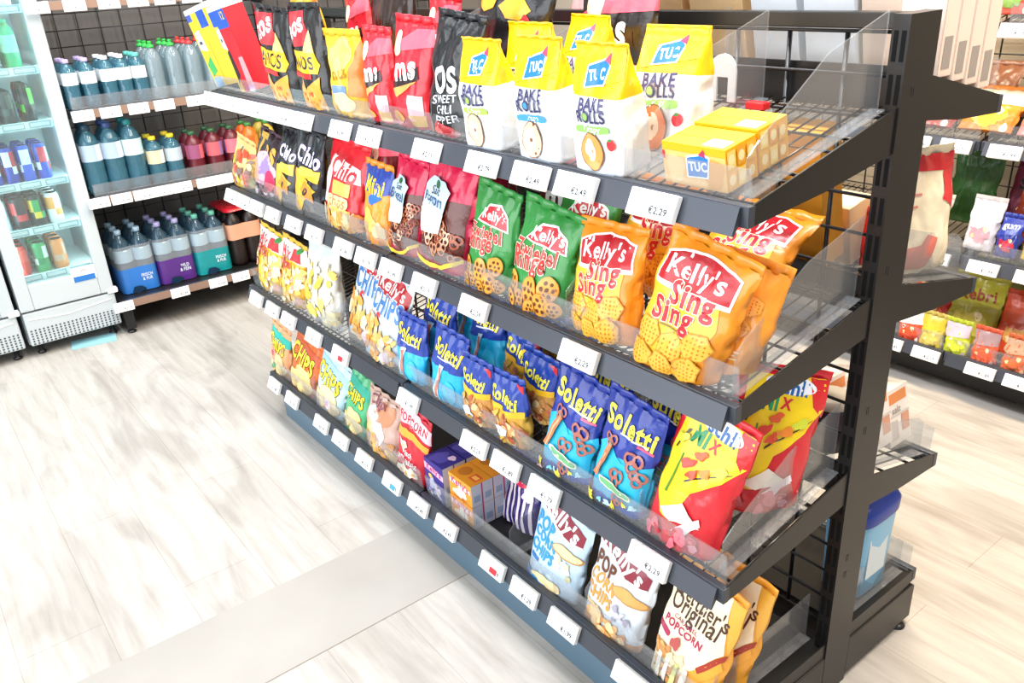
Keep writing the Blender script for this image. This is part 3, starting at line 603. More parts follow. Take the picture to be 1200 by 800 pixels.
r1 = bag(1, -1.0, .12, .182, -2, 2, 'narrow red bag with white letters wedged beside the yellow bag', '#d21f2e', d_red, .06, 'red bags on the top shelf', seed=15)
bag(1, -.882, .15, .20, 0, 3, 'wide glossy red bag with white letters left of the black nacho bag', '#d21f2e', d_red, .065, 'red bags on the top shelf', seed=19, yo=.004)
bag(1, -.735, .155, .21, 0, 6, 'black nacho bag marked sweet chili pepper beside the white cracker bags', '#15161a', d_blackos, .075, 'black nacho bags on the top shelf', seed=22, wr=1.5, kind='film')
bag(1, -.72, .22, .28, 2, 12, 'large black bag with orange chips, leaning behind the sweet chili bag', '#15161a', d_orangeblack, .08, 'black nacho bags on the top shelf', seed=25, yo=.11, wr=1.4)
# second row behind
again(r1, -1.27, .11, 1, 'red bag standing behind the black tortilla bags on the top shelf', -2, -5, lift=.03)
again(r1, -.95, .13, 1, 'red bag peeking over behind the wide red bag', -2, 5, lift=.02)
bag(1, -1.50, .16, .25, -4, 3, 'yellow round-shouldered bag standing behind the first tortilla bag', '#f2b824', d_yellow, .06, seed=31, yo=.10)
bag(1, -1.13, .2, .24, 0, 0, 'plain dark brown bag standing behind the yellow bag on the top shelf', '#241713', None, .06, 'dark bags in the back row of the top shelf', seed=33, yo=.12)
bag(1, -1.33, .2, .25, 0, 0, 'plain black bag standing behind the second tortilla bag', '#1b1718', None, .06, 'dark bags in the back row of the top shelf', seed=34, yo=.17)
bag(1, -.53, .2, .2, 0, 4, 'black and red bag in the back row above the white cracker bags', '#1a1516', d_red, .06, seed=36, yo=.235)
BK = 'white cracker bags with yellow tops'
bk = ((.62, '#e6e9ec'), (1.01, '#f2bd08'))
def bake(x, yo, label, acc, toned, tom=False, yaw=0, lean=-8, h=.18, seed=1, w=.112, bend=0): return bag(1, x, w, h, lean, 1, label, '#e6e9ec', d_bake(acc, toned, tom), .072, BK, yaw, yo, 'gusset', bk, seed, 'cracker_bag', .7, 1, bend, '#f2bd08')
bake(-.602, .0, 'white and yellow bread crisp bag with green stripe, first from the left in front', '#a8cf5a', '#eec9a8', seed=41)
bake(-.442, .0, 'white and yellow bread crisp bag with blue stripe, in the middle of the front row', '#3f9ad6', '#eec9a8', seed=42, h=.188)
bake(-.297, .0, 'white and yellow bread crisp bag with a printed tomato, beside the yellow cracker pack', '#8fbf63', '#ee9a4c', True, seed=43, h=.183)
bake(-.565, .08, 'white and yellow bread crisp bag half hidden behind the green and blue striped ones', '#8fbf63', '#ee9a4c', False, 5, seed=44, h=.18)
bake(-.50, .14, 'white and yellow bread crisp bag at the very back of the group', '#8fbf63', '#ee9a4c', False, -5, seed=45, h=.17, lean=0)
bake(-.265, .088, 'white and yellow bread crisp bag leaning behind the tomato one, top folded over', '#8fbf63', '#e07a42', True, 8, seed=46, h=.172, lean=6, w=.118)
# two yellow cracker multipacks
def crackpack(x, yo, label):
    def fr(a):
        a.rect(-.5, 0, .5, .82, '#efbc6c'); a.blob(.3, .4, .18, .2, '#e5a64e', wob=.1); a.blob(-.3, .4, .14, .2, '#f4cc86', wob=.1); a.poly([(-.12, .22), (.22, .26), (.26, .78), (.16, .86), (-.12, .74)], '#ffffff'); a.poly([(-.1, .25), (.2, .29), (.24, .74), (.15, .81), (-.1, .7)], '#2379c4'); a.text('TUC', .065, .52, .29, '#ffffff', 3, .06, 1.2); a.poly([(.08, .8), (.2, .76), (.17, .95)], '#b3325e'); a.rect(-.5, .6, -.46, .8, '#d6343c')
    def tp(a):
        a.rect(-.5, .0, .5, 1, '#f4bc08'); a.rect(.1, .1, .42, .5, '#ded6cf'); a.rect(-.2, .3, .0, .34, '#8d7a22'); a.rect(-.5, .47, .5, .5, '#e0ac0a')
    def sd(a):
        for i in range(3):
            for j in range(2): a.rect(-.46 + i * .31, .05 + j * .48, -.2 + i * .31, .46 + j * .48, ['#f2b33a', '#f7cf6a', '#e99f2c'][(i + j) % 3]); a.blob(-.33 + i * .31, .25 + j * .48, .1, .12, '#f6dda0')
    return carton(1, x, .112, .060, .064, -11, 0, label, '#f0b012', fr, tp, sd, 'yellow cracker multipacks', yo=yo, name='cracker_multipack', cat='cracker pack')
crackpack(-.112, .0, 'yellow cracker multipack in front at the near end of the top shelf')
crackpack(-.112, .0675, 'yellow cracker multipack directly behind the front one')

# second shelf
bag(2, -1.95, .15, .135, 4, 8, 'small clear bag of mixed nuts at the far end of the second shelf', '#e8c27a', lambda a: (a.scatter(50, -.45, .04, .45, .8, .1, ['#f2c23c', '#b5703c', '#8a6a62', '#f0dc9a', '#e0502e'], 4)), .06, seed=51)
bag(2, -1.775, .17, .18, 8, 10, 'brown and pink bag with golden lettering on the second shelf', '#3a1d2c', d_tas, .06, seed=52)
bag(2, -1.625, .13, .20, 8, 4, 'black and blue bag squeezed between the pink bag and the white-lettered black one', '#14141d', d_chio, .055, 'black chip bags on the second shelf', seed=53)
bag(2, -1.48, .165, .215, 8, 6, 'black chip bag with large slanted white lettering and yellow wedges', '#14141d', d_chio, .06, 'black chip bags on the second shelf', seed=54)
bag(2, -1.283, .2, .2, 8, 4, 'red chip bag with white top label and printed yellow chips', '#d3222e', d_redchio, .075, seed=55)
bag(2, -1.10, .13, .178, 8, 3, 'orange bag with blue top between the red bag and the pretzel bags', '#f0962a', d_orange, .06, seed=56)
PZ = 'magenta pretzel bags on the second shelf'
bag(2, -.976, .13, .205, 9, 7, 'magenta pretzel bag with pale label, narrower one beside the orange bag', '#d51f4c', d_brezel('Brezel'), .06, PZ, seed=57)
bag(2, -.822, .178, .228, 9, 8, 'magenta pretzel bag with pale label, wider one beside the green bag', '#d51f4c', d_brezel('Popcorn'), .065, PZ, seed=58)
GR = 'green onion ring bags'
g1 = bag(2, -.655, .14, .195, 9, 8, 'green onion ring snack bag with red lettering, left one beside the magenta bag', '#2f8b3c', d_green, .06, GR, seed=59)
g2 = bag(2, -.497, .165, .185, 9, 8, 'green onion ring snack bag with red lettering, right one in front', '#2f8b3c', d_green, .065, GR, seed=60)
again(g2, -.47, .085, 2, 'green onion ring bag standing behind the right green bag', 6, 4, lift=.012)
SG = 'orange waffle crisp bags'
SB2 = '#ea8f1e'
s1 = bag(2, -.318, .158, .178, 6, -2, 'orange waffle crisp bag beside the green bag, left one in front', SB2, d_sing, .075, SG, seed=61)
s2 = bag(2, -.148, .172, .205, 7, 12, 'orange waffle crisp bag in the middle in front, large and fully visible', SB2, d_sing, .08, SG, yo=-.012, seed=62)
bag(2, -.082, .10, .165, 10, 14, 'orange bag turned sideways against the clear divider at the near end', '#ef9a30', d_singback, .06, SG, yaw=22, yo=.03, seed=63)
again(s1, -.318, .115, 2, 'orange waffle crisp bag standing behind between the two front ones', 4, 4, lift=.02)
again(s2, -.195, .115, 2, 'orange waffle crisp bag lying back behind the large one', 50, 2)
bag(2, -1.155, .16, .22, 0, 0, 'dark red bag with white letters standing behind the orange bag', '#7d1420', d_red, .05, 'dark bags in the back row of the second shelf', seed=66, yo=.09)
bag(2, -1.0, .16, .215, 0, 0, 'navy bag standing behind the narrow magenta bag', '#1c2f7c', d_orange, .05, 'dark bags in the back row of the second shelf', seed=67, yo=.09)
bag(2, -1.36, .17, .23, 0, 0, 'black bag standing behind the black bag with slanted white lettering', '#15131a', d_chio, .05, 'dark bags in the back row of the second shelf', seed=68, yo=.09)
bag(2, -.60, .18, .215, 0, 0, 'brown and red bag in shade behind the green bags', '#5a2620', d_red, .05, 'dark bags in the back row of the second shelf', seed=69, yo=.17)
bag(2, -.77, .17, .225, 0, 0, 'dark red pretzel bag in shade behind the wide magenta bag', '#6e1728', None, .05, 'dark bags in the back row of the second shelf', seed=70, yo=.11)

# third shelf
bag(3, -1.88, .19, .19, 8, 6, 'white and yellow puffed snack bag at the far end of the third shelf', '#f1c33a', d_puffs, .08, 'puff bags on the third shelf', seed=71)
bag(3, -1.71, .17, .19, 8, 5, 'white and yellow puffed snack bag right of the first one', '#f1b93a', d_puffs, .07, 'puff bags on the third shelf', seed=72)
bag(3, -1.51, .2, .218, 6, -2, 'pale cream popcorn bag with grey side on the third shelf', '#d9d6cf', d_popcorn, .08, seed=73)
CB = 'pale blue chip bags with red banners'
bag(3, -1.31, .18, .24, 12, 10, 'pale blue chip bag with red banner, left one beside the popcorn', '#cfe2f1', d_chips_blue, .06, CB, seed=74, yo=.03)
bag(3, -1.165, .17, .225, 14, 10, 'pale blue chip bag with red banner, right one beside the blue stick bags', '#cfe2f1', d_chips_blue, .06, CB, seed=75)
ST = 'blue pretzel stick bags'
sb = ((.5, '#1fb0e0'), (1.01, '#223f9e'))
f1 = bag(3, -1.005, .135, .15, 4, 0, 'navy and cyan pretzel stick bag in front, beside the pale blue chips', '#223f9e', d_sole_stick, .05, ST, bands=sb, seed=76)
f2 = bag(3, -.845, .14, .165, 4, 2, 'navy and cyan pretzel stick bag in front, beside the golden cracker mix', '#223f9e', d_sole_stick, .05, ST, bands=sb, seed=77)
again(f1, -.99, .06, 3, 'pretzel stick bag just behind the left front stick bag', 4, 6, lift=.03)
again(f2, -.93, .13, 3, 'pretzel stick bag in the back row under the shelf lip, left', 0, 4, lift=.045)
again(f2, -.80, .075, 3, 'pretzel stick bag slumped behind the right front stick bag', 10, -8, lift=.03)
again(f1, -.76, .14, 3, 'cyan pretzel stick bag in shade in the back row, right', 2, 5, lift=.03)
MX = 'golden cracker mix bags'
MB_ = ((.5, '#c8904a'), (1.01, '#22409c'))
m1 = bag(3, -.712, .118, .148, 0, 0, 'blue and brown cracker mix bag in front, beside the stick bags', '#22409c', d_sole_mix, .05, MX, bands=MB_, seed=78)
m2 = bag(3, -.595, .122, .145, 0, -2, 'golden cracker mix bag in front with a bright yellow diagonal stripe', '#22409c', d_sole_mix, .055, MX, bands=((.52, '#d6a63e'), (1.01, '#22409c')), seed=79, wr=1.3)
again(m1, -.575, .05, 3, 'cracker mix bag behind the yellow striped one', 0, 4, lift=.025)
again(m2, -.67, .075, 3, 'cracker mix bag in the second row behind the front pair', 2, 8, lift=.03)
again(m1, -.53, .1, 3, 'cracker mix bag in the third row beside the large pretzel bags', 2, 6, lift=.045)
again(m2, -.62, .14, 3, 'cracker mix bag at the very back under the shelf lip', 0, 3, lift=.05)
PR2 = 'large blue pretzel bags'
pb = ((.09, '#2250b0'), (.5, '#2ab4dc'), (1.01, '#22389a'))
h1 = bag(3, -.43, .142, .208, 9, 9, 'large cyan and navy pretzel bag, left one of the pair', '#22389a', d_sole_pretzel, .055, PR2, bands=pb, seed=80)
h2 = bag(3, -.283, .142, .213, 9, 8, 'large cyan and navy pretzel bag, right one beside the red mix bag', '#22389a', d_sole_pretzel, .055, PR2, bands=pb, seed=81)
again(h1, -.41, .06, 3, 'navy pretzel bag behind the left large pretzel bag', 6, 6, lift=.01)
again(h2, -.235, .07, 3, 'navy pretzel bag behind the right large pretzel bag', 6, 6)
i1 = bag(3, -.132, .156, .25, 11, 11, 'red and yellow MIX pouch with zip top in front at the near end', '#d92530', d_mix, .07, 'red and yellow mix pouches', seed=82)
again(i1, -.085, .13, 3, 'red and yellow MIX pouch standing behind, close to the end post', 2, 10, 48)

# bottom shelf
CH4 = 'chips bags on the bottom shelf'
bag(4, -1.975, .15, .185, 6, 8, 'teal and orange chips bag with printed rose, far end of the bottom shelf', '#e9a878', d_chips('#2fa5a0', '#2fb3a4', '#f5d79a', x_rose), .055, CH4, seed=91)
bag(4, -1.80, .19, .195, 8, 12, 'orange red chips bag, second on the bottom shelf from the far end', '#dd6a2a', d_chips('#dd6a2a', '#c85a36', '#f5d690'), .06, CH4, seed=92)
bag(4, -1.605, .185, .2, 8, 13, 'light blue chips bag with cream chips on the bottom shelf', '#c3e0ee', d_chips('#c3e0ee', '#a9d4ea', '#f5ddb0', x_onion), .06, CH4, seed=93)
bag(4, -1.43, .13, .2, 8, 10, 'green chips bag between the light blue and the pinkish one', '#4fb27c', d_chips('#4fb27c', '#34a890', '#f3dc9a'), .055, CH4, seed=94)
bag(4, -1.26, .18, .185, 6, 4, 'beige and pink crumpled chips bag beside the red popcorn bag', '#c9a79a', d_beige, .07, seed=95, wr=1.5)
bag(4, -1.10, .155, .215, 6, 10, 'red and yellow popcorn bag left of the purple box', '#cc2234', d_redpop, .055, seed=96)
def side_p(a): a.rect(-.5, 0, .5, 1, '#cfd3e2'); a.rect(-.04, 0, .03, 1, '#c0507c'); a.rect(-.4, .2, -.1, .5, '#9fb0cc'); a.rect(.12, .2, .42, .5, '#9fb0cc')
def top_p(a): a.rect(-.5, 0, .5, 1, '#33297c'); a.blob(-.1, .4, .3, .3, '#51489c', wob=.15); a.blob(.2, .7, .14, .12, '#d9b7d2', wob=.1)
def top_o(a): a.rect(-.5, 0, .5, 1, '#d98a22'); a.blob(-.2, .5, .2, .2, '#b86a1c'); a.rect(.1, .3, .4, .7, '#d0522c'); a.rect(.15, .4, .35, .6, '#f0b052')
PB = 'purple popcorn boxes'; OB = 'orange popcorn boxes'
carton(4, -.958, .088, .118, .07, 0, 0, 'purple popcorn box in front beside the red popcorn bag', '#3a2f86', d_purple, top_p, side_p, PB, name='popcorn_box', cat='box')
carton(4, -.958, .088, .118, .07, 0, 0, 'purple popcorn box standing behind the front purple one', '#3a2f86', d_purple, top_p, side_p, PB, yo=.075, name='popcorn_box', cat='box')
for j, rowd in enumerate((0, .068)):
    for q in (0, 1):
        yy = -D[4] + .028 + .0325 + rowd
        carton(0, 0, .098, .062, .065, 0, 0, '%s orange popcorn box of the stack, %s' % (('lower', 'upper')[q], ('front', 'back')[j]), '#e99a34', d_orangebox, top_o, side_p, OB, loc=(-.842, yy, .1325 + q * .0632), name='popcorn_box', cat='box')
bag(4, -.735, .15, .17, 22, -8, 'purple and red striped popcorn bag lying back behind the orange boxes', '#342a72', d_stripe, .055, seed=98, yo=.09)
bag(4, -.505, .172, .22, 8, 10, 'light blue popcorn chips bag standing alone on the bottom shelf', '#c5dcec', d_popchips(False), .065, 'popcorn chips bags', seed=99)
bag(4, -.318, .168, .215, 8, 9, 'white and orange popcorn chips bag beside the caramel popcorn', '#dde6ee', d_popchips(True), .07, 'popcorn chips bags', seed=100, bands=((.12, '#e8a04c'), (1.01, '#dde6ee')))
w1 = bag(4, -.125, .16, .265, 10, 7, 'cream and orange caramel popcorn bag in front at the near end of the bottom shelf', '#f0a435', d_werther, .06, 'caramel popcorn bags', seed=101)
again(w1, -.112, .062, 4, 'cream and orange caramel popcorn bag tucked behind the front one', 8, 7)

# ------------------------------------------------------------------ drinks shelving on the far side
DF = Frame((-3.5, 0, 0), (0, 1, 0), (1, 0, 0))
drk = thing('drinks_shelving', 'dark wall shelving with bottled drinks, beside the white fridge', 'shelving')
for u in (-.582, .40, 1.4): upright(DF, drk, u + .027, .027, .06, 2.0, False)
for a, b in ((-.57, .40), (.43, 1.4)): grid_panel(DF, drk, a, b, .2, 1.98, .088, .066, .0, .003)
mb = MB(); mb.box(-3.56, -3.545, -.58, 1.4, .1, 2.0, mat('#66625f', 'matte')); mb.build('back_board', drk)
ZD = {'C': .160, 'B': .622, 'A': .972, 'T': 1.378}
for a, b in ((-.582, .40), (.402, 1.4)):
    for q, z in ZD.items(): shelf(DF, drk, a, b, .385, z, 0, .05 if q != 'C' else 0, [], wire=q != 'C', channel=False)
for u in (-.56, .40):
    mb = MB(); mb.box(-3.47, -3.13, u - .02, u + .02, .02, .125, DARK2); mb.lathe([(.018, 0), (.02, .006), (.008, .01), (.008, .03)], BLACK, 12, (-3.15, u, 0)); mb.build('base_foot', drk)
# wooden price strips
for q, z in ZD.items():
    mb = MB(); mb.box(-3.1148, -3.108, -.58, 1.39, z - .034, z - .002, mat('#8a6f60', 'plastic')); mb.build('price_strip', drk)
DT = {'C': ([-.575, -.33, -.155, -.045], 'lowest'), 'B': ([-.565, -.475, -.385, -.305, -.22, -.115, -.035], 'second'), 'A': ([-.54, -.435, -.325, -.22, -.085, .02], 'third'), 'T': ([-.6, -.47, -.345, -.235, -.13, -.02], 'upper')}
for q, (ys, nm) in DT.items():
    for i, y in enumerate(ys):
        price_tag(DF, y, .382, ZD[q] - .002, .082, 'white price tag on the %s drinks shelf, %s the fridge' % (nm, 'nearest to' if i == 0 else ORD[i] + ' from'), 'price tags on the %s drinks shelf' % nm, PR[(i * 7 + len(nm)) % 12], '#f7f7f5' if q != 'T' else '#d9d9d8', hh=.042, tilt=6, off=.0105)
def bottle(root, r, h, body, capc, labc=None, lz=(.45, .68), sport=False, rows=1):
    mb = MB(); P = [(r * .55, .0), (r * .9, .004), (r, .02), (r * .97, h * .2), (r * .99, h * .3), (r * .95, h * .36), (r, h * .42), (r, h * .66), (r * .97, h * .72), (r * .8, h * .82), (r * .45, h * .89), (r * .34, h * .91), (r * .34, h * .94)]
    mb.lathe(P, body, 18); b = mb.build('bottle_body', root)
    mb = MB(); rc = r * .42
    if sport: mb.lathe([(rc, h * .92), (rc * 1.1, h * .93), (rc * 1.05, h * .965), (rc * .55, h * .972), (rc * .5, h), (rc * .62, h * 1.003), (rc * .6, h * 1.03), (rc * .3, h * 1.035)], capc, 14)
    else: mb.lathe([(rc, h * .925), (rc * 1.06, h * .93), (rc * 1.06, h * .985), (rc * .9, h)], capc, 14)
    mb.build('cap', root)
    if labc:
        mb = MB(); z0, z1 = h * lz[0], h * lz[1]; rr = r * 1.012
        cols = labc if isinstance(labc, (list, tuple)) else (labc,)
        n = 24
        rows_ = [[Vector((rr * math.cos(2 * math.pi * k / n), rr * math.sin(2 * math.pi * k / n), z0 + (z1 - z0) * t)) for k in range(n)] for t in (0, .25, .6, 1)]
        mb.grid(rows_, mat(cols[0], 'card'), True, True, lambda i, j: mat(cols[(j * len(cols) * 2 // 24) % len(cols)], 'card')); mb.build('label', root)
def put_bottle(y, back, z, r, h, body, cap, lab, label, group, lz=(.45, .68), sport=False, x0=-3.135):
    t = thing('drink_bottle', label, 'bottle', (x0 - r - back, y, z), (0, 0, R(20)), group); bottle(t, r, h, body, cap, lab, lz, sport); return t
LIL, WCAP, TEAL, GRN, RED, YEL = mat('#b9a8dc', 'plastic'), mat('#eef2f6', 'plastic'), mat('#5fc4b4', 'plastic'), mat('#35b54a', 'plastic'), mat('#d63a3c', 'plastic'), mat('#d9c22c', 'plastic')
zA = ZD['A'] - .004
cols = [(-.545, LIL, 'lilac'), (-.475, LIL, 'lilac'), (-.400, WCAP, 'white'), (-.340, WCAP, 'white'), (-.278, TEAL, 'teal')]
nm = ['first', 'second', 'third', 'fourth', 'fifth']
proto = {}
for i, (y, c, cn) in enumerate(cols):
    for rw in (0, 1, 2):
        lab = 'small water bottle, %s cap, %s from the fridge, %s row of third shelf' % (cn, nm[i], ('front', 'middle', 'rear')[rw])
        if cn not in proto: proto[cn] = put_bottle(y, 0, zA, .030, .195, WATER, c, '#dfe6ea', lab, 'small water bottles', (.5, .74))
        else: dup(proto[cn], (-3.165 - .064 * rw, y, zA), (0, 0, R(20 + 37 * rw + 11 * i)), lab)
for i, (y, c, cn) in enumerate(((-.21, GRN, 'green'), (-.128, GRN, 'green'), (-.05, RED, 'red'), (.03, RED, 'red'))):
    for rw in (0, 1, 2):
        lab = 'clear flavoured water bottle with %s sport cap, %s of its row, %s' % (cn, nm[i], ('in front', 'one behind the front', 'two behind the front')[rw])
        if 's' + cn not in proto: proto['s' + cn] = put_bottle(y, 0, zA, .034, .225, WATER2, c, None, lab, 'sport cap bottles', sport=True)
        else: dup(proto['s' + cn], (-3.169 - .072 * rw, y, zA), (0, 0, R(9 * i)), lab)
zB = ZD['B'] - .004
for i, (y, cn) in enumerate(((-.535, 'dark blue'), (-.452, 'blue'), (-.37, 'teal'))):
    for rw in (0, 1):
        put_bottle(y, .09 * rw, zB, .041, .288, WATER, mat(['#26475c', '#3a4f86', '#1f7a7c'][i], 'plastic'), ['#cdd9e4', '#9fb2c8'] if i < 2 else ['#b9d8dc', '#cfe4e6'], 'large water bottle, %s cap, %s from the fridge, %s row' % (cn, nm[i], ('front', 'rear')[rw]), 'large water bottles', (.5, .73))
for i, y in enumerate((-.287, -.21)):
    for rw in (0, 1): put_bottle(y, .08 * rw, zB, .036, .205, WATER, YEL, ['#e9e6dc', '#e3c79c'] if i == 0 else '#a9b6c2', 'short water bottle with yellow cap, %s, %s row' % (('nearer the fridge', 'nearer the juices')[i], ('front', 'rear')[rw]), 'yellow capped bottles', (.45, .72))
JU = mat('#5a1420', 'plastic'); JO = mat('#d9641e', 'plastic'); JY = mat('#b9a23a', 'plastic')
for i, (y, m, cp, lb, cn) in enumerate(((-.118, JU, '#2f5a3a', ['#d2606a', '#8a4a6a'], 'dark red juice bottle with pink label'), (-.03, JU, '#2f5a3a', ['#8a6a9a', '#c05a62'], 'dark red juice bottle with purple label'), (.055, JU, '#2f5a3a', ['#7a5a8a', '#d06a78'], 'dark red juice bottle beside the orange one'), (.14, JO, '#3a7a3a', ['#f08a3a', '#d85a24'], 'orange juice bottle with green cap'), (.225, JY, '#3a7a3a', ['#d9c86a', '#a9a23a'], 'yellow juice bottle with green cap'))):
    for rw in (0, 1): put_bottle(y, .082 * rw, zB, .037, .2, m, mat(cp, 'plastic'), lb, cn + (' in front', ' in the rear row')[rw], 'juice bottles', (.42, .72))
# shrink wrapped six-packs on the lowest drinks shelf
def sixpack(y, capc, body, lab, wrapc, label, cola=False, words='FRISCH\n& PUR'):
    r, h = .040, .285; t = thing('bottle_six_pack', label, 'six-pack', (-3.12 - r * 5, y, ZD['C'] - .0045), (0, 0, R(90)), 'wrapped six-packs of bottles')
    first = None
    for i in range(3):
        for j in range(2):
            e = bpy.data.objects.new('bottle', None) if first is None else None
            px, py = (j - .5) * 2 * r, (i - 1) * 2 * r
            if first is None:
                mb = MB(); P = [(r * .6, .0), (r * .95, .004), (r, .02), (r, h * .3), (r * .97, h * .45), (r, h * .55), (r * .98, h * .68), (r * .82, h * .8), (r * .36, h * .89), (r * .28, h * .94)]
                mb.lathe(P, body, 18); first = mb.build('bottle', t); first.location = (px, py, 0)
                mb = MB(); mb.lathe([(r * .36, h * .93), (r * .37, h * .985), (r * .3, h)], capc, 14); mb.build('cap', first)
                mb = MB(); mb.lathe([(r * 1.012, h * .5), (r * 1.012, h * .7)], mat(lab, 'card'), 20, cap=False); mb.build('label', first)
            else:
                b = first.copy(); COL.objects.link(b); b.parent = t; b.location = (px, py, 0)
                for g in first.children: q = g.copy(); COL.objects.link(q); q.parent = b
    # film: coloured lower sleeve, clear upper part
    def ring(z, k=1.0): return [Vector((sx * (2 * r * k + .002) if abs(sx) == 1 else sx * 2 * r * k, sy * (3 * r * k + .002) if abs(sy) == 1 else sy * 3 * r * k, z)) for sx, sy in ((-1, -.85), (-.85, -1), (-.5, -1.0), (0, -.965), (.5, -1.0), (.85, -1), (1, -.85), (1, 0), (1, .85), (.85, 1), (0, 1), (-.85, 1), (-1, .85), (-1, 0))]
    mb = MB(); m = mat(wrapc, 'film')
    if not cola:
        mb.grid([ring(.002), ring(h * .2), ring(h * .4)], m, True, True)
        a = Art(4 * r, h * .4); a.text(words, .2, .55, .3, '#dfe9f6', 0, .02, 1.3); a.blob(-.1, .1, .18, .1, '#14304a', wob=.1); a.onto(mb, lambda X, Y, l: Vector((X, -3 * r - .0025 - l, Y + .002)), 0)
        mb.build('printed_sleeve', t)
        mb = MB(); mb.grid([ring(h * .4), ring(h * .62), ring(h * .75, .97)], FILMC, True, True); mb.build('clear_film', t)
    else:
        mb.grid([ring(h * .46), ring(h * .6), ring(h * .72)], mat('#d99a7c', 'film'), True, True); mb.build('printed_sleeve', t)
        mb = MB(); mb.grid([ring(h * .93, .95), ring(h * .985, .9), ring(h * 1.0, .5)], m, True, True); mb.face(ring(h * 1.0, .5), m)
        for j in (-.5, .5): mb.lathe([(.026, h * 1.0), (.022, h * 1.01), (.005, h * 1.014)], m, 12, (j * 2 * r, -2 * r, 0))
        mb.build('red_top_film', t)
    return t
BOT = clear('pet_blue', '#7fa6ba', .32, '#5b8198', 1.4, .08); COLA = mat('#1d1210', 'plastic'); CAPB = mat('#a9c6dc', 'plastic')
sixpack(-.462, CAPB, BOT, '#c3d6dc', '#2f74c4', 'six-pack of water in blue wrap, beside the fridge')
sixpack(-.292, mat('#b3aee0', 'plastic'), BOT, '#c3d6dc', '#54297e', 'six-pack of water in purple wrap, between the blue and teal packs', words='MILD\n& FEIN')
sixpack(-.122, mat('#6cc0aa', 'plastic'), BOT, '#c3d6dc', '#118a8e', 'six-pack of water in teal wrap, beside the dark cola pack')
sixpack(.05, mat('#b01c26', 'plastic'), COLA, '#c98a6c', '#c21f2b', 'six-pack of dark cola with red top film, partly hidden by the gondola', True)

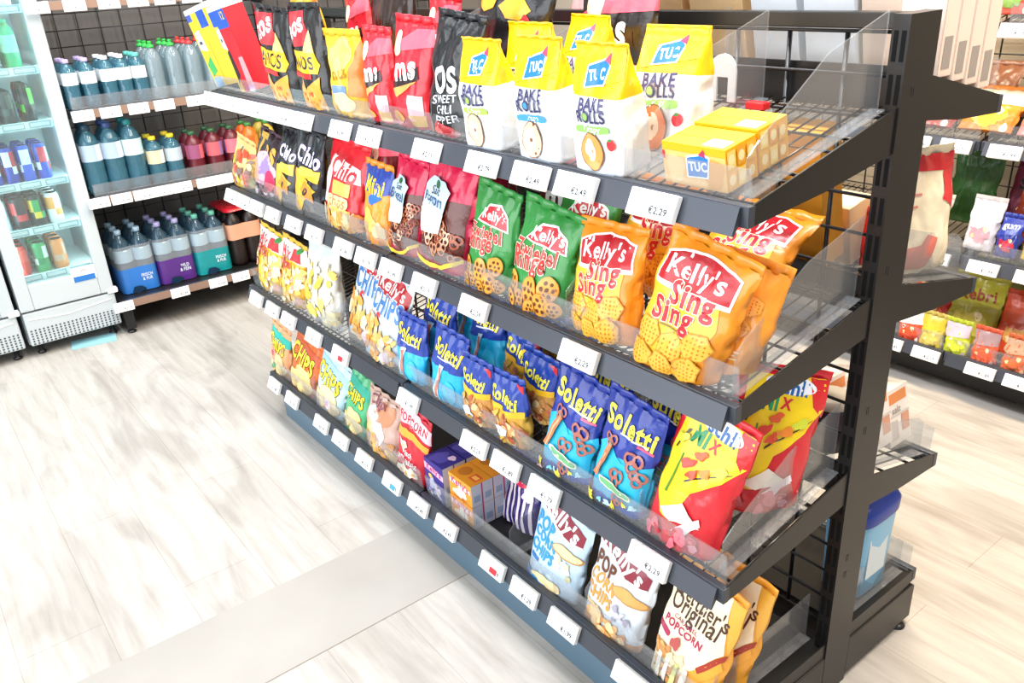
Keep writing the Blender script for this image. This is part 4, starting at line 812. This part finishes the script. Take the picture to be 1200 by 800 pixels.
# ------------------------------------------------------------------ glass door fridges
FW = mat('#b3bbbe', 'paint'); FI = mat('#c9dcdd', 'paint'); GREY = mat('#8e9699', 'plastic')
def fridge(yr, w, label, stock):
    x = -3.14; y0 = yr - w; dep = .55; t = thing('drinks_fridge', label, 'fridge', (0, 0, 0), group='glass door fridges'); H = 1.95
    mb = MB(); a, b = x - dep, x - .045
    mb.box(a, b, y0, y0 + .03, .05, H, FW); mb.box(a, b, yr - .03, yr, .05, H, FW); mb.box(a, a + .03, y0 + .03, yr - .03, .05, H, FI); mb.box(a, b, y0 + .03, yr - .03, H - .04, H, FW); mb.box(a, b, y0 + .03, yr - .03, .05, .28, FW)
    mb.build('cabinet', t, .003)
    # lower front with perforated grille
    mb = MB(); mb.box(x - .045, x - .004, y0 + .004, yr - .004, .055, .2, FW)
    lg = mb.build('lower_front', t, .006)
    mb = MB()
    for i in range(6):
        n = int((w - .03) / .0155)
        for k in range(n):
            yy = y0 + .018 + k * (w - .036) / (n - 1); z = .064 + i * .0115; mb.box(x - .0045, x - .0036, yy - .0036, yy + .0036, z - .0036, z + .0036, mat('#3b4348', 'plastic'))
    mb.build('grille', lg, **{'label': 'dark square air holes in rows'})
    # curved pressed line
    mb = MB(); mb.tube((x - .004, y0 + .02, .172), (x - .004, y0 + w * .45, .158), .0025, WHITE, 6); mb.tube((x - .004, y0 + w * .45, .158), (x - .004, yr - .02, .176), .0025, WHITE, 6); mb.build('pressed_line', lg)
    # door
    fr = .055; z0, z1 = .208, H - .01; mb = MB()
    mb.box(x - .04, x, y0 + .002, y0 + fr, z0, z1, FW); mb.box(x - .04, x, yr - fr, yr - .002, z0, z1, FW); mb.box(x - .04, x, y0 + fr, yr - fr, z0, .315, FW); mb.box(x - .04, x, y0 + fr, yr - fr, z1 - .08, z1, FW)
    d = mb.build('door', t, .004)
    mb = MB(); mb.box(x - .02, x - .014, y0 + fr, yr - fr, .315, z1 - .08, GLASS); mb.build('glass_pane', d)
    mb = MB(); mb.box(x - .03, x + .004, yr - .03, yr + .012, .2, .222, WHITE); mb.build('hinge', d, .004)
    mb = MB(); mb.box(x, x + .0012, yr - .15, yr - .055, .285, .345, WHITE); mb.box(x + .0004, x + .0016, yr - .145, yr - .06, .283, .307, mat('#2c6cb4', 'card'))
    a_ = Art(.09, .03, 'card'); a_.text('info', 0, .6, .3, '#c04a4a', 0, .02); a_.onto(mb, lambda X, Y, l: Vector((x + .0014 + l, yr - .1 + X, .312 + Y)), 0); mb.build('sticker', d)
    for yy in (y0 + .04, yr - .04):
        mb = MB(); mb.lathe([(.016, 0), (.018, .008), (.01, .012), (.01, .052)], BLACK, 12, (x - .06, yy, 0)); mb.build('foot', t)
    mb = MB(); mb.box(x - .07, x - .062, y0 + .03, y0 + .036, .3, H - .06, WHITE); mb.box(x - .07, x - .062, yr - .036, yr - .03, .3, H - .06, WHITE); mb.build('light_strip', t)
    sh = [.325, .518, .703, .932, 1.137, 1.36, 1.6]
    for i, z in enumerate(sh):
        mb = MB(); mb.box(x - .45, x - .075, y0 + .032, yr - .032, z - .004, z, mat('#dfeef0', 'plastic')); s = mb.build('shelf', t)
        mb = MB(); mb.box(x - .075, x - .066, y0 + .032, yr - .032, z - .018, z + .012, mat('#cfe3e6', 'plastic'))
        for k in range(3): mb.box(x - .066, x - .0645, y0 + .045 + k * .095, y0 + .125 + k * .095, z - .014, z + .010, mat('#9aa6ab', 'card')); mb.box(x - .0645, x - .064, y0 + .05 + k * .095, y0 + .12 + k * .095, z - .009, z + .005, mat('#c4cdd0', 'card'))
        mb.build('tag_rail', s)
    for k, (zi, yy, kind, cols, lab) in enumerate(stock):
        z = sh[zi] + .0005; r = .0285 if kind != 'slim' else .025
        for rw in (0, 1, 2):
            lb = lab + ('', ', one behind it', ', rearmost of its row')[rw]
            if rw == 0 or True:
                c = thing('drink_can' if kind != 'bottle' else 'drink_bottle', lb, 'can' if kind != 'bottle' else 'bottle', (x - .115 - rw * .066, yr + yy, z), (0, 0, R(15 * k)), 'drinks in the fridge')
                if kind == 'bottle': bottle(c, .028, .185, mat(cols[0], 'plastic'), mat(cols[1], 'plastic'), cols[2:], (.35, .7))
                else:
                    h = .132 if kind == 'can' else .15; mb = MB(); n = 20; zs = [0, .006, .012, h * .3, h * .5, h * .7, h - .016, h - .004, h]; rs = [.7, .78, 1, 1, 1, 1, 1, .82, .8]
                    mb.grid([[Vector((r * q * math.cos(2 * math.pi * j / n), r * q * math.sin(2 * math.pi * j / n), zz)) for j in range(n)] for q, zz in zip(rs, zs)], mat(cols[0], 'plastic'), True, True, lambda i, j: mat(cols[((j * 2 * len(cols)) // 20 + (i > 3)) % len(cols)] if 3 <= i < 6 else cols[0], 'plastic')); mb.build('can_body', c)
                    mb = MB(); mb.lathe([(r * .8, h), (r * .72, h + .0005), (r * .7, h - .003), (.001, h - .003)], STEEL, 16, cap=False); mb.lathe([(r * .3, h - .0028), (r * .2, h - .001)], STEEL, 10, (r * .2, 0, 0)); mb.build('can_lid', c)
    L = bpy.data.lights.new('fridge_light', 'AREA'); L.shape = 'RECTANGLE'; L.size = .02; L.size_y = 1.5; L.energy = 3.6; L.color = (.78, .97, 1)
    for yy, s in ((y0 + .05, 1), (yr - .05, -1)):
        o = bpy.data.objects.new('fridge_light', L); COL.objects.link(o); o.location = (x - .066, yy, 1.05); o.rotation_euler = Euler((R(90), 0, R(90 + 35 * s)), 'XYZ')
        o.parent = t
    return t
stk = [(0, -.30, 'can', ['#c8392f', '#e2574a', '#b3262a'], 'red can on the lowest fridge shelf'), (0, -.225, 'can', ['#2f9a5a', '#d9e8e2', '#1f7d48'], 'green can on the lowest fridge shelf'), (0, -.155, 'can', ['#e08a4a', '#c9a08a'], 'orange can at the right on the lowest fridge shelf'),
       (1, -.325, 'can', ['#9fb0b8', '#7d8f99'], 'grey can on the second fridge shelf'), (1, -.255, 'can', ['#2b2428', '#c83a3c'], 'black and red can on the second fridge shelf'), (1, -.19, 'can', ['#23272a', '#e0c23a', '#2e9a50'], 'black and yellow can on the second fridge shelf'), (1, -.125, 'can', ['#eef0ee', '#e9a04a'], 'white and orange can on the second fridge shelf'),
       (2, -.30, 'slim', ['#2a3f9a', '#c9cfdd', '#b03040'], 'slim blue silver can with red, left on the third fridge shelf'), (2, -.24, 'slim', ['#24389a', '#d4d9e4', '#b8323e'], 'slim blue silver can, second on the third fridge shelf'), (2, -.18, 'slim', ['#2a50b8', '#d0dbe8'], 'slim blue can, third on the third fridge shelf'), (2, -.12, 'slim', ['#2548b4', '#c63a48', '#e8edf4'], 'slim blue can at the right on the third fridge shelf'),
       (3, -.26, 'can', ['#39434a', '#55636a'], 'dark grey can on the fourth fridge shelf'), (3, -.19, 'can', ['#2e3634', '#44544c'], 'black can on the fourth fridge shelf'), (3, -.115, 'slim', ['#1d2420', '#52c43a', '#1d2420'], 'black can with bright green marks on the fourth fridge shelf'),
       (4, -.21, 'bottle', ['#e88a2e', '#f0a040', '#e7d9b8', '#c06a2a'], 'orange bottle on the fifth fridge shelf'), (4, -.12, 'bottle', ['#22a06a', '#35b88a', '#7fd4ae'], 'green bottle on the fifth fridge shelf'),
       (5, -.17, 'bottle', ['#e4ecec', '#3fb0a0', '#c3d3d6'], 'white bottle on the upper fridge shelf'), (5, -.10, 'bottle', ['#d9eaea', '#57b0a8', '#8fc4c0'], 'pale teal bottle on the upper fridge shelf')]
fridge(-.588, .372, 'white glass door fridge with cans, touching the drinks shelving', stk)
fridge(-.975, .372, 'white glass door fridge cut off by the left edge of the photo', [])
mb = MB(); mb.box(-.09, .09, -.05, .05, 0, .004, mat('#8fc3cc', 'plastic')); o = mb.build('drip_mat'); o.location = (-3.16, -.72, 0.0005); o.rotation_euler = (0, 0, R(80)); tag(o, 'pale teal plastic sheet lying on the floor under the fridge', 'mat')

# ------------------------------------------------------------------ back side of the gondola
def onback(k, x, w, h, lean, label, base, art, **kw): return bag(k, x, w, h, lean, 0, label, base, art, side=-1, **kw)
def bcarton(k, x, dd, w, h, d, label, base, front, yaw=180, group=None, name='food_carton', lid=None, side=None):
    y = DB[k] - .03 - d / 2 - dd; t = carton(0, 0, w, h, d, 0, 0, label, base, front, None, side, group, yaw, loc=(x, y, 0), name=name, lid=lid)
    t.rotation_euler.x = -math.atan(SB[k]); t.location.z = deckb(k)(y); settle(t, deckb(k)); return t
def plain(c, l='#8d8678'):
    def f(a): a.rect(-.4, .3, .4, .8, c); a.lines(3, -.3, .6, .3, l, .05, .02)
    return f
for i, x in enumerate((-.93, -.83, -.74)): onback(1, x, .11, .22, 0, 'pink bag on the rear top shelf seen through the mesh, %s of three' % ('left', 'middle', 'right')[i], '#d98f8c', None, group='pink bags on the rear top shelf', seed=120 + i, yo=.06)
def brown(a): a.rect(-.3, .12, .2, .24, '#5a4a36'); a.text('202', -.05, .18, .34, '#dcc8a0', 0, .03)
for i, (x, c, l) in enumerate(((-.60, '#c9a274', 'brown carton behind the mesh on the rear top shelf, right of the pink bags'), (-.455, '#d3b183', 'brown carton behind the mesh on the rear top shelf, left of the pale blue one'))): bcarton(1, x, .07, .125, .25, .09, l, c, plain('#c2976a'), group='brown cartons on the rear top shelf', side=None); 
for i, x in enumerate((-.325, -.215)): bcarton(1, x, .08, .095, .26, .08, 'pale blue white carton behind the mesh, %s one' % ('left', 'right')[i], '#d9e2ea', plain('#c6d6e6'), group='pale cartons on the rear top shelf')
bcarton(1, -.125, .07, .07, .25, .08, 'cream carton behind the mesh beside the end post', '#e6d2c0', plain('#dcbfae'))
def slim(a): a.rect(-.28, .04, .28, .2, '#a59a92'); a.rect(-.5, 0, -.46, 1, '#cdb9ad')
for i in range(4):
    yy = .095 + i * .046; t = carton(0, 0, .044, .30, .07, 0, 0, 'slim cream upright packet with grey patch at the rear near end, %s the post' % ('closest to' if i == 0 else ORD[i] + ' from'), '#f3dccb', slim, None, None, 'slim cream packets', 90, loc=(-.045, yy, 1.4), name='slim_packet', cat='packet')
    t.location.z = deckb(1)(yy); t.rotation_euler = (0, math.atan(SB[1]) * 0, R(90)); settle(t, deckb(1))
# flat package resting on the tall brown cartons, seen above the beam
bcarton(1, -.52, .0, .17, .23, .06, 'cream packet with dark print standing in front of the brown cartons, above the beam', '#f1e4b8', plain('#55504a'))
def ybag(a): a.rect(-.3, .7, .3, .84, '#2c3f8a'); a.rect(-.34, .2, .34, .5, '#e9b85a')
for i, (x, c, h, l) in enumerate(((-.46, '#d9c3a2', .15, 'cream pack on the rear second shelf, furthest from the post'), (-.36, '#e8961a', .12, 'orange yellow pack on the rear second shelf seen through the mesh'), (-.27, '#e8a836', .11, 'pale yellow pack on the rear second shelf beside the orange one'), (-.19, '#dfc7a4', .115, 'cream white pack on the rear second shelf near the red bag'))): bcarton(2, x, .10, .085, h, .07, l, c, ybag, group='packs on the rear second shelf')
bcarton(2, -.30, .19, .09, .2, .06, 'tall beige carton behind the yellow packs on the rear second shelf', '#c9b08c', plain('#b79a72')); bcarton(2, -.19, .20, .09, .25, .06, 'tall orange carton on the rear second shelf near the post', '#e8a22e', plain('#f0c878'))
onback(2, -.12, .07, .10, 0, 'small red bag on the rear second shelf beside the post', '#d02a2c', None, seed=140, yo=.12)
def d_cream(a): a.poly([(-.5, .9), (.5, .84), (.5, 1), (-.5, 1)], '#d8262c'); a.poly([(-.4, .06), (.1, .04), (.16, .3), (.0, .34), (-.1, .26), (-.3, .24)], '#e07a6a'); a.poly([(.2, .62), (.5, .5), (.5, .9), (.3, .84)], '#d8262c'); a.lines(2, -.4, .7, -.1, '#d98a7a', .1, .02)
t = bag(2, -.06, .155, .20, 4, 0, 'large cream bag with red top at the rear near end, right of the end post', '#f6e6c6', d_cream, .07, side=-1, seed=141); t.rotation_euler.z = R(72); t.location.y = .18; settle(t, deckb(2))
def wb(a): a.rect(-.4, .74, .4, .92, '#e8935a'); a.rect(-.5, .5, .5, .54, '#d8cfc8'); a.rect(-.44, .1, -.08, .44, '#cfc6c2'); a.rect(.1, .2, .44, .5, '#d9a08a'); a.text('salz', -.1, .62, .4, '#b0a49c', 0, .02)
for i, (x, dd) in enumerate(((-.075, .015), (-.075, .09), (-.165, .015), (-.165, .09))): bcarton(3, x, dd, .078, .12, .065, 'white carton with orange band on the rear third shelf, %s' % ('at the outer near corner', 'behind the corner one', 'second from the end, outer row', 'second from the end, inner row')[i], '#f3ece6', wb, 90, 'white cartons on the rear third shelf', side=wb)
# jar and red pouches seen past the post on the third level
t = thing('food_jar', 'dark purple jar with cream lid on the rear third shelf, left of the post', 'jar', (-.12, .08, .5)); mb = MB(); mb.lathe([(.03, 0), (.04, .008), (.04, .085), (.034, .098)], mat('#3a2030', 'plastic'), 20); mb.build('jar_body', t); mb = MB(); mb.lathe([(.036, .096), (.038, .1), (.038, .116), (.034, .119)], mat('#e8dcc8', 'plastic'), 20); mb.build('lid', t); t.location.y = .075; settle(t, deckb(3))
# blue tub on the rear base shelf
t = thing('plastic_tub', 'pale blue plastic tub with dark blue lid on the rear base shelf', 'tub', (-.075, .165, deckb(4)(0)), (0, 0, R(90)))
def sq(rx, ry, z, n=28): return [Vector((rx * abs(math.cos(a)) ** .5 * math.copysign(1, math.cos(a)), ry * abs(math.sin(a)) ** .5 * math.copysign(1, math.sin(a)), z)) for a in [2 * math.pi * k / n for k in range(n)]]
mb = MB(); rows = [sq(.062, .042, 0), sq(.066, .046, .006), sq(.068, .048, .1), sq(.072, .051, .195)]; mb.grid(rows, mat('#7fbfe6', 'plastic'), True, True); mb.face(rows[0][::-1], mat('#7fbfe6', 'plastic')); mb.box(-.04, .03, -.0485, -.0465, .05, .15, mat('#d6e2ea', 'card')); mb.build('tub_body', t)
mb = MB(); rows = [sq(.076, .054, .19), sq(.077, .055, .215), sq(.07, .049, .226), sq(.06, .04, .228)]; mb.grid(rows, mat('#1c3a9a', 'plastic'), True, True); mb.face(rows[-1], mat('#1c3a9a', 'plastic')); mb.build('tub_lid', t); settle(t, deckb(4))
# small things left on the wire shelves
mb = MB(); pts = [(-.028, 0), (-.028, .05)] + [(.028 * math.cos(a) - 0, .05 + .028 * math.sin(a)) for a in [math.pi * (1 - k / 8) for k in range(1, 8)]] + [(.028, .05), (.028, 0), (.012, 0), (.012, .04), (-.012, .04), (-.012, 0)]
mb.prism(pts, 'y', -.002, .002, mat('#d9dcdf', 'plastic')); o = mb.build('shelf_clip'); o.location = (-.30, -.075, deck(1)(-.075) + .001); tag(o, 'white arched plastic clip standing at the back of the top shelf behind the yellow crackers', 'clip')
for i, (x, y) in enumerate(((-.215, -.09), (-.19, -.11))):
    mb = MB(); mb.box(-.018, .018, -.01, .01, 0, .012, mat('#d8262c', 'plastic')); o = mb.build('red_marker', bevel=.002); o.location = (x, y - .03 * i, deck(1)(y - .03 * i) + .001); tag(o, 'small red plastic marker on the top wire shelf, %s one' % ('rear', 'front')[i], 'marker', 'red markers')

# ------------------------------------------------------------------ sweets shelving across the right aisle
SF = Frame((0, 1.78, 0), (1, 0, 0), (0, -1, 0))
swe = thing('sweets_shelving', 'dark wall shelving with bags of sweets across the right aisle', 'shelving')
for u in (-1.48, -.5 + .014, .5): upright(SF, swe, u, .027, .06, 2.0, False)
grid_panel(SF, swe, -1.5, .5, .2, 1.98, .105, .072, 0, .003)
mb = MB(); mb.box(-1.5, .5, 1.83, 1.845, .1, 2.0, mat('#a8987f', 'matte')); mb.build('back_board', swe)
mb = MB(); mb.box(-1.49, .49, 1.46, 1.466, .02, .118, DARK2); mb.build('plinth', swe)
ZS = {1: .150, 2: .490, 3: .850, 4: 1.185}
for a, b in ((-1.5, -.5), (-.5, .5)):
    for k, z in ZS.items(): shelf(SF, swe, a, b, .39, z, 0 if k == 1 else .2, .05, wire=k != 1, thick=DARK2)
dks = lambda k: (lambda y: ZS[k] - .0035 - .002 if k == 1 else ZS[k] - .006 + .2 * max(y - 1.39, 0))
ST_ = {1: [-.68, -.55, -.37, -.25, -.13], 2: [-.57, -.42, -.28, -.13], 3: [-.69, -.565, -.42, -.28], 4: [-.57, -.45, -.33]}
for k, xs in ST_.items():
    for i, x in enumerate(xs): price_tag(SF, x, .39, ZS[k], .092, 'white price tag on the %s sweets shelf, %s from the left' % (['', 'bottom', 'second', 'third', 'top'][k], ['first', 'second', 'third', 'fourth', 'fifth'][i]), 'price tags on the sweets shelves', PR[(i * 3 + k) % 12])
def sweets(k, x, yo, w, h, lean, label, base, art, d=.05, roll=0, yaw=0, group=None):
    t = thing('sweets_bag', label, 'sweets bag', (x, 1.42 + yo, 0), (R(-lean), R(roll), R(yaw)), group or 'bags on the %s sweets shelf' % ['', 'bottom', 'second', 'third', 'top'][k])
    make_bag(t, w, h, d, base, art, seed=x * 31 + k, foot=(0, math.tan(R(min(lean, 25))))); t.location.z = dks(k)(1.42 + yo); settle(t, dks(k)); return t
def two(c1, c2, word=None, wc='#ffffff'):
    def f(a):
        a.poly([(-.48, .5), (.48, .6), (.48, .98), (-.48, .98)], c1); a.blob(.0, .3, .34, .2, c2, wob=.12); a.scatter(12, -.4, .06, .4, .45, .08, [c2, c1, '#f2d9a0'], 3)
        if word: a.text(word, 0, .74, .7, wc, 3, .04)
    return f
sweets(3, -.69, .02, .15, .15, 50, 'white and red bag lying on the third sweets shelf, left', '#b04a42', two('#f2ece8', '#d3263a', 'mix', '#40302c'))
sweets(3, -.525, .03, .17, .16, 48, 'yellow and white bag lying on the third sweets shelf over orange sticks', '#f08a2c', two('#e8ecd0', '#f4cf30'))
sweets(3, -.355, .03, .16, .17, 40, 'pink and white bag on the third sweets shelf at the right', '#d98a80', two('#f0b8b0', '#f6ebe6'))
sweets(3, -.60, .17, .16, .17, 30, 'brown bag in the back row of the third sweets shelf', '#8a5638', None); sweets(3, -.43, .18, .16, .18, 30, 'beige bag in the back row of the third sweets shelf', '#c79a70', two('#c9a37a', '#e8d6b4')); sweets(3, -.19, .06, .15, .18, 30, 'red and cream bag at the right end of the third sweets shelf', '#c5524a', two('#e8d4c0', '#d04a3c'))
sweets(2, -.60, .19, .16, .22, 12, 'dark green bag in the back row of the second sweets shelf', '#2f5a22', None); sweets(2, -.42, .225, .18, .19, 18, 'dark plum bag with black print in the back row of the second sweets shelf', '#5e1a30', two('#6e2038', '#7a2a44', 'star', '#1c0a12'))
sweets(2, -.48, .03, .10, .155, 16, 'white pack with red edge on the second sweets shelf beside the blue one', '#e9e0e0', two('#f4efee', '#d9a8b0')); sweets(2, -.39, .02, .07, .12, 16, 'small blue and red pack on the second sweets shelf', '#2c3a94', two('#3a4aac', '#c82c3c', 'gum'))
sweets(2, -.275, .03, .16, .14, 22, 'yellow round-fronted pack on the second sweets shelf at the right', '#e9c33a', lambda a: (a.blob(0, .42, .42, .34, '#f2d24a'), a.blob(0, .5, .36, .2, '#6a3a8a'), a.text('TACO', 0, .52, .56, '#f6c22c', 4, .05)))
sweets(2, -.36, .13, .17, .17, 22, 'orange red bag in the middle row of the second sweets shelf', '#b5482a', None); sweets(2, -.66, .03, .13, .14, 20, 'cream pack on the second sweets shelf at the left', '#e0cfb6', two('#e9dcc6', '#cbb79a')); sweets(2, -.18, .14, .16, .19, 18, 'olive bag in the middle row of the second sweets shelf', '#8a8236', None)
sweets(1, -.66, .13, .17, .18, 30, 'red chilli print bag lying back on the bottom sweets shelf', '#c4281f', two('#d8382a', '#e8622c', 'hot', '#f6c22c')); sweets(1, -.50, .11, .18, .22, 22, 'yellow green bag with red lettering on the bottom sweets shelf', '#a8a02a', two('#b7b02c', '#c9b84a', 'Kebri', '#a03a1c')); sweets(1, -.49, .24, .2, .24, 14, 'dark olive bag behind the yellow green one on the bottom sweets shelf', '#7c7a1e', None); sweets(1, -.33, .10, .17, .2, 24, 'orange red bag on the bottom sweets shelf at the right', '#c8421f', two('#d4502a', '#e0a04a'))
for i, (x, c1, c2, l) in enumerate(((-.635, '#e8502c', '#f2ece0', 'small white and red tray pack at the left on the bottom sweets shelf'), (-.56, '#d8c060', '#e0c23a', 'small beige yellow tray pack on the bottom sweets shelf'), (-.475, '#c8d23a', '#d9c6d0', 'small lime tray pack on the bottom sweets shelf'), (-.385, '#e8603c', '#b09090', 'small orange tray pack with chocolate rounds on the bottom sweets shelf'), (-.29, '#d96a3a', '#c8a080', 'small brown tray pack on the bottom sweets shelf'))): sweets(1, x, -.005, .085, .105, 8, l, c1, two(c2, c1), .04)
sweets(4, -.52, .05, .15, .17, 20, 'red and white bag on the top sweets shelf', '#c8402c', two('#e8e0d0', '#6a8a3a')); sweets(4, -.36, .05, .15, .17, 20, 'green and red bag on the top sweets shelf', '#7a8a30', two('#c83a2c', '#e8d8b0'))

# ------------------------------------------------------------------ light, camera
def area(name, loc, size, energy, col, rot=(0, 0, 0)):
    L = bpy.data.lights.new(name, 'AREA'); L.shape = 'RECTANGLE'; L.size, L.size_y = size; L.energy = energy; L.color = col
    o = bpy.data.objects.new(name, L); COL.objects.link(o); o.location = loc; o.rotation_euler = [R(a) for a in rot]; return o
area('ceiling_panel_shelf_front', (-.9, -.42, 2.9), (3.8, .16), 105, (.97, .98, 1))
area('ceiling_panel_left_aisle', (-1.1, -1.9, 2.9), (3.6, .8), 35, (.93, .97, 1))
area('bag_front_fill', (-1.0, -3.4, 1.45), (4.6, 2.2), 110, (.93, .97, 1), (90, 0, 0))  # added upright soft fill that brightens the bag fronts, not a real window
area('ceiling_panel_far_aisle', (-2.6, -.7, 2.9), (.5, 2.6), 24, (.9, .97, 1))
area('ceiling_panel_right_aisle', (-.2, .95, 2.9), (3.0, .5), 125, (1, .82, .6))
w = bpy.data.worlds.new('shop_ambience'); scene.world = w; w.use_nodes = True
w.node_tree.nodes['Background'].inputs[0].default_value = (.95, .97, 1, 1); w.node_tree.nodes['Background'].inputs[1].default_value = .3
cam = bpy.data.cameras.new('camera'); co = bpy.data.objects.new('camera', cam); COL.objects.link(co); scene.camera = co
cam.sensor_width = 36; cam.lens = 36 * 976.378 / 1200; cam.clip_start = .02
co.location = (.64973335, -1.25449619, 1.41345211); co.rotation_euler = (R(65.57354537), R(3.0928453), R(52.14238278))
scene.view_settings.view_transform = 'Standard'; scene.view_settings.look = 'None'; scene.view_settings.gamma = 1; scene.view_settings.use_curve_mapping = False
scene.view_settings.exposure = .5
scene.render.film_transparent = False
